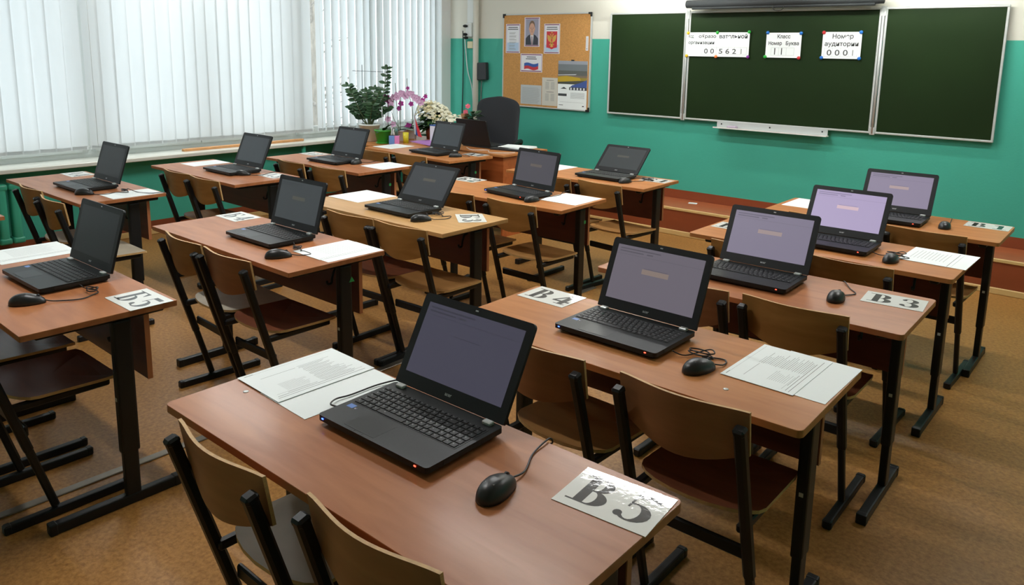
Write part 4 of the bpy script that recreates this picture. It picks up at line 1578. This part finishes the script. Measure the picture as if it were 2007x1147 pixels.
laptop(-.50, 5.36, PI + .02, .30, 'off', 'black laptop seen from behind, on the teacher desk')

# office chair
oc = thing('office_chair', (-.93, 5.80, 0), .30, 'black high-backed office chair behind the teacher desk', 'chair')
fab = mat('black_upholstery', rgb(34, 37, 42), .85, bump=(400, .4))


def ocback(m):
    nu, nv = 14, 26
    vs = []
    for side in (0, 1):
        for j in range(nv + 1):
            v = math.sin(PI / 2 * j / nv)
            z = .52 + v * .645
            hw = .255 * (1 - .10 * (1 - v)) * (1 if v < .74 else (max(.0, 1 - ((v - .74) / .2605) ** 3.2)) ** (1 / 3.2))
            for i in range(nu + 1):
                u = -1 + 2 * i / nu
                rim = (1 - u ** 6)
                zz = z - .012 * (u * u) * v
                y = .14 + .05 * v - (.035 if side == 0 else -.035) * rim - .03 * (1 - u * u) * math.sin(v * PI)
                vs.append((u * hw, y, zz))
    K = (nu + 1) * (nv + 1)
    idx = lambda i, j, s_: s_ * K + j * (nu + 1) + i
    fs = []
    for j in range(nv):
        for i in range(nu):
            fs.append([idx(i, j, 0), idx(i + 1, j, 0), idx(i + 1, j + 1, 0), idx(i, j + 1, 0)])
            fs.append([idx(i, j, 1), idx(i, j + 1, 1), idx(i + 1, j + 1, 1), idx(i + 1, j, 1)])
    for i in range(nu):
        fs.append([idx(i, nv, 0), idx(i + 1, nv, 0), idx(i + 1, nv, 1), idx(i, nv, 1)])
        fs.append([idx(i, 0, 0), idx(i, 0, 1), idx(i + 1, 0, 1), idx(i + 1, 0, 0)])
    for j in range(nv):
        fs.append([idx(0, j, 0), idx(0, j + 1, 0), idx(0, j + 1, 1), idx(0, j, 1)])
        fs.append([idx(nu, j, 0), idx(nu, j, 1), idx(nu, j + 1, 1), idx(nu, j + 1, 0)])
    m.add(vs, fs, fab, True)


part('backrest', None, ocback, oc)
part('seat', None, lambda m: m.box(-.25, .25, -.28, .14, .42, .51, fab, .035, seg=3, smooth=True), oc)
for sx in (-1, 1):
    part('armrest', None, lambda m, sx=sx: m.tube(smooth_path([(sx * .24, .16, .64), (sx * .30, .10, .715), (sx * .315, -.06, .72), (sx * .315, -.16, .70), (sx * .30, -.19, .62), (sx * .25, -.12, .47)]), .022, plastic_black, 10), oc)
part('gas_column', None, lambda m: m.tube([(0, -.05, .10), (0, -.05, .42)], .026, plastic_black, 14), oc)


def star(m):
    for k in range(5):
        a = 2 * PI * k / 5 + .3
        m.bar((0, -.05, .115), (.29 * math.cos(a), -.05 + .29 * math.sin(a), .075), .045, .03, plastic_black, .008)


part('base', None, star, oc)
for k in range(5):
    a = 2 * PI * k / 5 + .3
    part('caster', 'oc_caster', lambda m: m.tube([(-.022, 0, .03), (.022, 0, .03)], .03, plastic_black, 12), oc, (.28 * math.cos(a), -.05 + .28 * math.sin(a), 0))

# things on the teacher desk
z0 = TOPZ
o = link('black_folder', MB().box(-.15, .15, -.11, .11, 0, .018, mat('folder_black', rgb(34, 36, 38), .5), .003).mesh('black_folder'), None, (-.17, 5.22, z0 + .0003), .2)
tag(o, 'black document folder under loose papers on the teacher desk', 'folder')
mb = MB()
for k in range(3):
    mb.box(-.148, .148, -.105, .105, k * .004, k * .004 + .0035, paper_mat, 0, Matrix.Rotation(.08 * k - .05, 4, 'Z'))
o = link('paper_pile', mb.mesh('paper_pile'), None, (-.12, 5.27, z0 + .0188), .15)
tag(o, 'loose pile of white papers by the office chair armrest', 'paper pile')
o = link('white_cable', MB().tube(smooth_path([(-.28, .0, .004), (-.12, -.10, .004), (.0, -.02, .004), (.12, -.12, .004), (.23, -.05, .004), (.27, .05, .004)]), .003, white_pvc, 6).mesh('white_cable'), None, (-.26, 5.03, z0))
tag(o, 'thin white cable winding across the teacher desk', 'cable')
sp = thing('desk_speaker', (-1.10, 5.17, z0), 0, 'white upright box with blue top beside the brown flower pot', 'box')
part('speaker_body', None, lambda m: m.box(-.045, .045, -.04, .04, 0, .155, whitep, .006), sp)
part('top_band', None, lambda m: m.box(-.046, .046, -.041, .041, .1555, .162, navy, .001), sp)
o = link('purple_folder', MB().box(-.20, .20, -.13, .13, 0, .006, mat('folder_purple', rgb(176, 120, 196), .4), .001).mesh('purple_folder'), None, (-1.02, 5.03, z0 + .0003), -.25)
tag(o, 'purple plastic folder lying beyond the front window-row laptop', 'folder')

# pen holder
zt = .72
ph = thing('pen_holder', (-1.325, 4.83, zt), .75, 'blue and pink pen holder with pencils', 'pen holder')
pb, pp = mat('holder_blue', rgb(110, 150, 214), .4), mat('holder_pink', rgb(226, 140, 200), .4)
part('cup', None, lambda m: (m.box(-.05, .004, -.035, .035, 0, .088, pb, .002), m.box(-.048, .002, -.033, .033, .0882, .0884, lap_dark)), ph, label='blue compartment')
part('cup', None, lambda m: (m.box(.0045, .05, -.035, .035, 0, .088, pp, .002), m.box(.007, .048, -.033, .033, .0882, .0884, lap_dark)), ph, label='pink compartment')
for i, (x, y, hgt, c) in enumerate(((-.03, 0, .165, (230, 230, 230)), (-.018, .01, .16, (120, 120, 124)), (-.01, -.01, .15, (240, 240, 240)), (.015, 0, .155, (40, 130, 120)), (.028, .01, .14, (40, 120, 130)))):
    part('pencil', None, lambda m, x=x, y=y, hgt=hgt, c=c: m.tube([(x, y, .085), (x + .003, y, hgt)], .004, mat('pencil_%d_%d_%d' % c, rgb(*c), .4), 6), ph)
o = link('yellow_cup', MB().lathe([(.026, 0), (.029, .115), (.026, .115), (.024, .02)], (0, 0, 0), mat('cup_yellow', rgb(206, 196, 40), .4), 20).mesh('yellow_cup'), None, (-1.26, 4.92, zt))
tag(o, 'yellow plastic cup right of the pen holder', 'cup')

# small flag
fl = thing('desk_flag', (-1.26, 5.04, zt), 0, 'small white, blue and red table flag on a stand', 'flag')
part('stand', None, lambda m: m.lathe([(.03, 0), (.03, .012), (.005, .02)], (0, 0, 0), whitep, 16), fl)
part('flagpole', None, lambda m: m.tube([(0, 0, .015), (-.02, 0, .30)], .0025, hinge_mat, 6), fl)


def flag(m):
    for b, mm in enumerate((whitep, navy, redp)):
        for i in range(6):
            for sgn in (0,):
                vs = []
                for ii in (i, i + 1):
                    v = ii / 6
                    for bb in (b, b + 1):
                        u = bb / 3
                        vs.append((-.02 + .02 * (1 - v) * 0 + u * (.035 + .08 * v), .012 * math.sin(u * 5 + v * 2), .295 - v * .20 - u * .03))
                m.add(vs, [[0, 1, 3, 2]], mm, True)


part('flag_cloth', None, flag, fl)

# ------------------------------------------------------------------ plants
leaf_dark = mat('leaf_dark', rgb(52, 84, 54), .4, noise=(20, .25, (1, 1, 1)))
leaf_mid = mat('leaf_mid', rgb(74, 108, 56), .45, noise=(20, .25, (1, 1, 1)))
stem_m = mat('stem_green', rgb(84, 96, 62), .6)
soil = mat('soil', rgb(58, 42, 32), .95)


def leaf(m, base, d, up, L_, w, mt, droop=.2, n=5):
    base, d, up = Vector(base), Vector(d).normalized(), Vector(up)
    side = d.cross(up)
    if side.length < 1e-4:
        side = Vector((1, 0, 0))
    side.normalize()
    nrm = side.cross(d).normalized()
    vs, fs = [], []
    for i in range(n + 1):
        t = i / n
        p = base + d * L_ * t - Vector((0, 0, 1)) * droop * L_ * t * t
        ww = w * math.sin(PI * min(1, (t * .92 + .06))) ** .8
        vs += [p - side * ww, p - nrm * ww * .25, p + side * ww]
    for i in range(n):
        k = i * 3
        fs += [[k, k + 1, k + 4, k + 3], [k + 1, k + 2, k + 5, k + 4]]
    m.add(vs, fs, mt, True)


def pot(m, r0, r1, h, mt, rim=.006):
    m.lathe([(r0 * .9, 0), (r0, .004), (r1 * .97, h * .9), (r1, h * .9), (r1 * 1.03, h), (r1 * .93, h), (r0 * .9, h * .75)], (0, 0, 0), mt, 32)


# ZZ plant in pale pot
zz = thing('potted_zz_plant', (-1.70, 4.83, zt), 0, 'tall dark green plant in a pale grey pot with a wire trellis', 'potted plant')
part('pot', None, lambda m: pot(m, .075, .105, .175, mat('pot_pale_grey', rgb(226, 232, 228), .45)), zz)
part('soil', None, lambda m: m.lathe([(.0, .160), (.095, .158)][::-1], (0, 0, 0), soil, 24), zz)
R = random.Random(5)
# each stem: spread to the right, spread in depth, height, bow
STEMS = [(.15, .03, .565, -.05), (-.19, .02, .39, .02), (-.14, -.06, .33, .02), (-.08, .06, .30, 0), (-.02, -.03, .34, 0), (.04, .05, .36, 0),
         (.09, -.05, .31, .02), (.12, .04, .27, .03), (.17, .0, .18, .03), (-.16, .05, .17, .02), (.05, -.10, .22, 0), (-.06, .10, .24, 0), (.00, .02, .20, 0)]


def zstem_pts(sr, sd, ht, bow):
    r_ = Vector((.762, .647, 0))
    d_ = Vector((-.647, .762, 0))
    f = lambda t: r_ * (sr * (t ** 1.3) - bow * 4 * t * (1 - t)) + d_ * (sd * t) + Vector((0, 0, .155 + ht * t)) + (r_ * sr + d_ * sd) * .12
    return [f(i / 16) for i in range(17)]


def zst(m):
    for st in STEMS:
        p = zstem_pts(*st)
        n = len(p)
        m.tube(p, [.007 - .005 * i / n for i in range(n)], stem_m, 6)


def zlv(m):
    for st in STEMS:
        p = zstem_pts(*st)
        n = len(p)
        i0 = 9 if st[2] > .5 else 6
        for i in range(i0, n):
            t = (p[min(i + 1, n - 1)] - p[i - 1]).normalized()
            s_ = 1 if i % 2 else -1
            for dz in (1, -1):
                if dz < 0 and i % 2:
                    continue
                sd = Vector((.762 * s_ * dz, .647 * s_ * dz, 0)) + Vector((-.647, .762, 0)) * R.uniform(-.5, .5)
                leaf(m, p[i], sd + t * .5 + Vector((0, 0, R.uniform(-.1, .25))), Vector((.3, -.6, .6)), R.uniform(.06, .085), .021, leaf_dark, .2)
        leaf(m, p[-1], (p[-1] - p[-2]), (.6, -.6, 0), .06, .015, leaf_dark)


part('stems', None, zst, zz)
part('leaves', None, zlv, zz)


def trel(m):
    w_ = steel_black
    m.tube([(-.03, -.06, .15), (-.03, -.06, .76)], .003, w_, 6)
    m.tube([(.12, .14, .15), (.12, .14, .76)], .003, w_, 6)
    for z in (.70, .47):
        m.tube([(-.09, -.13, z), (.13, .15, z - .01)], .0022, w_, 6)


part('trellis', None, trel, zz)

# green pot with broad leaves
gp = thing('potted_orchid', (-1.46, 4.80, zt), 0, 'bright green pot with broad dark leaves beside the pen holder', 'potted plant')
gm = mat('pot_bright_green', rgb(70, 170, 62), .4)
part('pot', None, lambda m: pot(m, .055, .084, .135, gm), gp)
part('saucer', None, lambda m: m.lathe([(.06, 0), (.075, .012), (.072, .012), (.06, .004)], (0, 0, 0), gm, 28), gp)
part('soil', None, lambda m: m.lathe([(.0, .122), (.075, .120)][::-1], (0, 0, 0), soil, 24), gp)


def glv(m):
    for (a, el, L_, w_) in ((-.2, .9, .16, .035), (.9, .5, .15, .034), (2.4, .4, .10, .03), (-1.2, .35, .12, .03), (.3, 1.3, .20, .032), (3.6, .5, .1, .028)):
        leaf(m, (.01 * math.cos(a), .01 * math.sin(a), .125), (math.cos(a), math.sin(a), el), (0, 0, 1), L_, w_, leaf_dark, .45, 8)


part('leaves', None, glv, gp)
part('support_stick', None, lambda m: m.tube([(-.03, .02, .12), (-.035, .02, .36)], .003, whitep, 6), gp)

# orchids with arching flower stems
pink = mat('petal_pink', rgb(214, 172, 206), .6)
magn = mat('petal_magenta', rgb(178, 56, 150), .6)


def flower5(m, c, n, r, mt, np_=5):
    n = Vector(n).normalized()
    u = n.orthogonal().normalized()
    w_ = n.cross(u)
    c = Vector(c)
    for k in range(np_):
        a = 2 * PI * k / np_
        d = u * math.cos(a) + w_ * math.sin(a)
        leaf(m, c, d + n * .2, n, r, r * .42, mt, .05, 4)
    m.ell(tuple(c + n * r * .12), (r * .16, r * .16, r * .16), mt, 8, 5)


def orchid(loc, lab, stems, fl):
    t = thing('potted_orchid', loc, 0, lab, 'potted plant')
    part('pot', 'orcpot', lambda m: pot(m, .05, .065, .11, whitep), t)
    part('leaves', 'orclv', lambda m: [leaf(m, (0, 0, .11), (math.cos(a), math.sin(a), .35), (0, 0, 1), .19, .034, leaf_dark, .35, 7) for a in (.2, 1.5, 2.8, 4.1, 5.2)], t)
    for s_ in stems:
        part('flower_stem', None, lambda m, s_=s_: m.tube(smooth_path(s_), .003, stem_m, 6), t)
    for (c, r, mt) in fl:
        part('blossom', None, lambda m, c=c, r=r, mt=mt: flower5(m, c, (.7, -.6, .1), r, mt), t)
    return t


RR = random.Random(3)
arc = smooth_path([(0, 0, .11), (-.05, -.08, .30), (-.02, -.03, .44), (.08, .05, .47), (.17, .13, .40)], 5)
fl1 = [((p.x + RR.uniform(-.02, .02), p.y - .01, p.z + RR.uniform(-.02, .02)), RR.uniform(.032, .042), pink) for p in arc[6:]]
orchid((-1.52, 5.08, zt), 'pale pink orchid arching behind the small flag', [list(arc[::3]), [(0, 0, .11), (.0, .01, .50)], [(-.03, 0, .11), (-.06, -.01, .58)]],
       fl1 + [((-.10, -.10, .43), .045, magn), ((-.08, -.08, .40), .035, magn), ((-.06, -.11, .22), .035, pink), ((-.03, -.07, .17), .035, pink)])
arc2 = smooth_path([(0, 0, .11), (.0, .02, .30), (-.05, .0, .50), (-.06, .0, .62)], 5)
orchid((-1.60, 5.30, zt), 'magenta orchid behind the white flowering plant', [list(arc2[::3]), [(0, 0, .11), (.06, .05, .36), (.13, .1, .47)]],
       [((-.05, 0, .52), .022, magn), ((-.10, -.05, .36), .034, magn), ((-.12, -.06, .31), .03, magn), ((.10, .07, .40), .03, magn), ((.12, .09, .44), .026, magn), ((.0, .0, .36), .03, magn), ((-.02, -.02, .13), .04, magn)])

# white flowering kalanchoe
kl = thing('potted_kalanchoe', (-1.44, 5.42, zt), 0, 'bushy plant with cream-white blossom in a brown pot', 'potted plant')
part('pot', None, lambda m: m.lathe([(.038, 0), (.052, .13), (.048, .13), (.03, .1)], (0, 0, 0), mat('pot_brown', rgb(132, 66, 44), .5), 24), kl)


KR = Vector((.762, .647, 0))
KD = Vector((-.647, .762, 0))


def kdome(u, v):
    """a point of the blossom dome: u, v in -1..1"""
    q = max(0.0, 1 - u * u - v * v)
    return KR * (.05 + .20 * u) + KD * (.14 * v) + Vector((0, 0, .20 + .17 * math.sqrt(q) - .05 * u))


def klv(m):
    for k in range(150):
        a = RR.uniform(0, 2 * PI)
        rr_ = RR.uniform(.1, .75)
        p = kdome(math.cos(a) * rr_, math.sin(a) * rr_)
        p = Vector((p.x * .7, p.y * .7, RR.uniform(.12, max(.13, p.z - .04))))
        leaf(m, p, (math.cos(a) * .762 - math.sin(a) * .647, math.cos(a) * .647 + math.sin(a) * .762, RR.uniform(-.3, .5)), (0, 0, 1), RR.uniform(.07, .13), .03, leaf_mid if k % 2 else leaf_dark, .35)
    for k in range(9):
        leaf(m, (-.03, -.03, .16), (-.762 + RR.uniform(-.4, .4), -.647 + RR.uniform(-.4, .4), RR.uniform(-.4, .2)), (0, 0, 1), RR.uniform(.14, .2), .03, leaf_dark, .3)


part('leaves', None, klv, kl)
wp = mat('petal_white', rgb(240, 238, 214), .7)
wp2 = mat('petal_cream', rgb(222, 212, 168), .7)


def kfl(m):
    for k in range(300):
        a = RR.uniform(0, 2 * PI)
        r = math.sqrt(RR.uniform(0, 1))
        p = kdome(r * math.cos(a), r * math.sin(a)) + Vector((0, 0, RR.uniform(-.035, .02)))
        d = (p - Vector((0, 0, .12))).normalized() + Vector((.2, -.5, .2))
        flower5(m, p, d, RR.uniform(.016, .026), wp if k % 3 else wp2, 4)


o = part('blossoms', None, kfl, kl)
o['kind'] = 'stuff'
# second low white plant to its right
kl2 = thing('potted_daisies', (-1.09, 5.40, z0), 0, 'low spray of small white daisies right of the brown-potted plant', 'potted plant')
part('pot', 'orcpot', None, kl2)


def dl(m):
    for k in range(40):
        a = RR.uniform(0, 2 * PI)
        leaf(m, (0, 0, .12), (math.cos(a), math.sin(a), RR.uniform(.1, .6)), (0, 0, 1), RR.uniform(.12, .2), .02, leaf_dark, .3)


part('leaves', None, dl, kl2)


def df(m):
    for k in range(70):
        a = RR.uniform(0, 2 * PI)
        r = math.sqrt(RR.uniform(0, 1)) * .16
        flower5(m, (r * math.cos(a), r * math.sin(a), .25 - r * .3 + RR.uniform(-.02, .02)), (math.cos(a) * r * 3, math.sin(a) * r * 3 - .2, .5), .019, wp, 6)


o = part('blossoms', None, df, kl2)
o['kind'] = 'stuff'

# blue vase with pink flowers and tan wrapping
vs_ = thing('flower_vase', (-.84, 5.44, z0), 0, 'blue vase with pink flowers and green leaves behind the office chair', 'vase')
bv = mat('vase_blue', rgb(84, 88, 170), .3)
part('vase_body', None, lambda m: m.lathe([(.04, 0), (.055, .05), (.05, .10), (.035, .14), (.045, .18), (.04, .18), (.03, .14)], (0, 0, 0), bv, 24), vs_)


def vl(m):
    for k in range(60):
        a = RR.uniform(0, 2 * PI)
        leaf(m, (.03 * math.cos(a), .03 * math.sin(a), RR.uniform(.18, .28)), (math.cos(a), math.sin(a), RR.uniform(.0, .9)), (0, 0, 1), RR.uniform(.05, .10), .018, leaf_dark, .3)


part('leaves', None, vl, vs_)
pk = mat('petal_coral_pink', rgb(222, 104, 124), .6)
for c in ((-.03, -.05, .35), (-.08, -.03, .29)):
    part('blossom', None, lambda m, c=c: (flower5(m, c, (.5, -.7, .4), .028, pk, 6), flower5(m, (c[0], c[1], c[2] + .006), (.5, -.7, .6), .02, pk, 5)), vs_)
part('wrapping_paper', None, lambda m: m.lathe([(.012, 0), (.045, .13), (.043, .13), (.01, .01)], (-.10, -.02, .14), mat('kraft_paper', rgb(176, 128, 88), .8), 7, False), vs_, label='tan paper wrapping')

# screw heads on the desk tops
for (x, y, k) in ((2.652, .862, 'R5'), (3.590, 1.742, 'R4')):
    o = link('screw_cap', MB().lathe([(.0075, 0), (.0075, .0008), (.005, .0014), (0, .0014)], (0, 0, 0), hinge_mat, 14).mesh('screw_cap'), None, (x, y, TOPZ + .0002))
    tag(o, 'small metal screw cap on the ' + PH[k], 'screw')
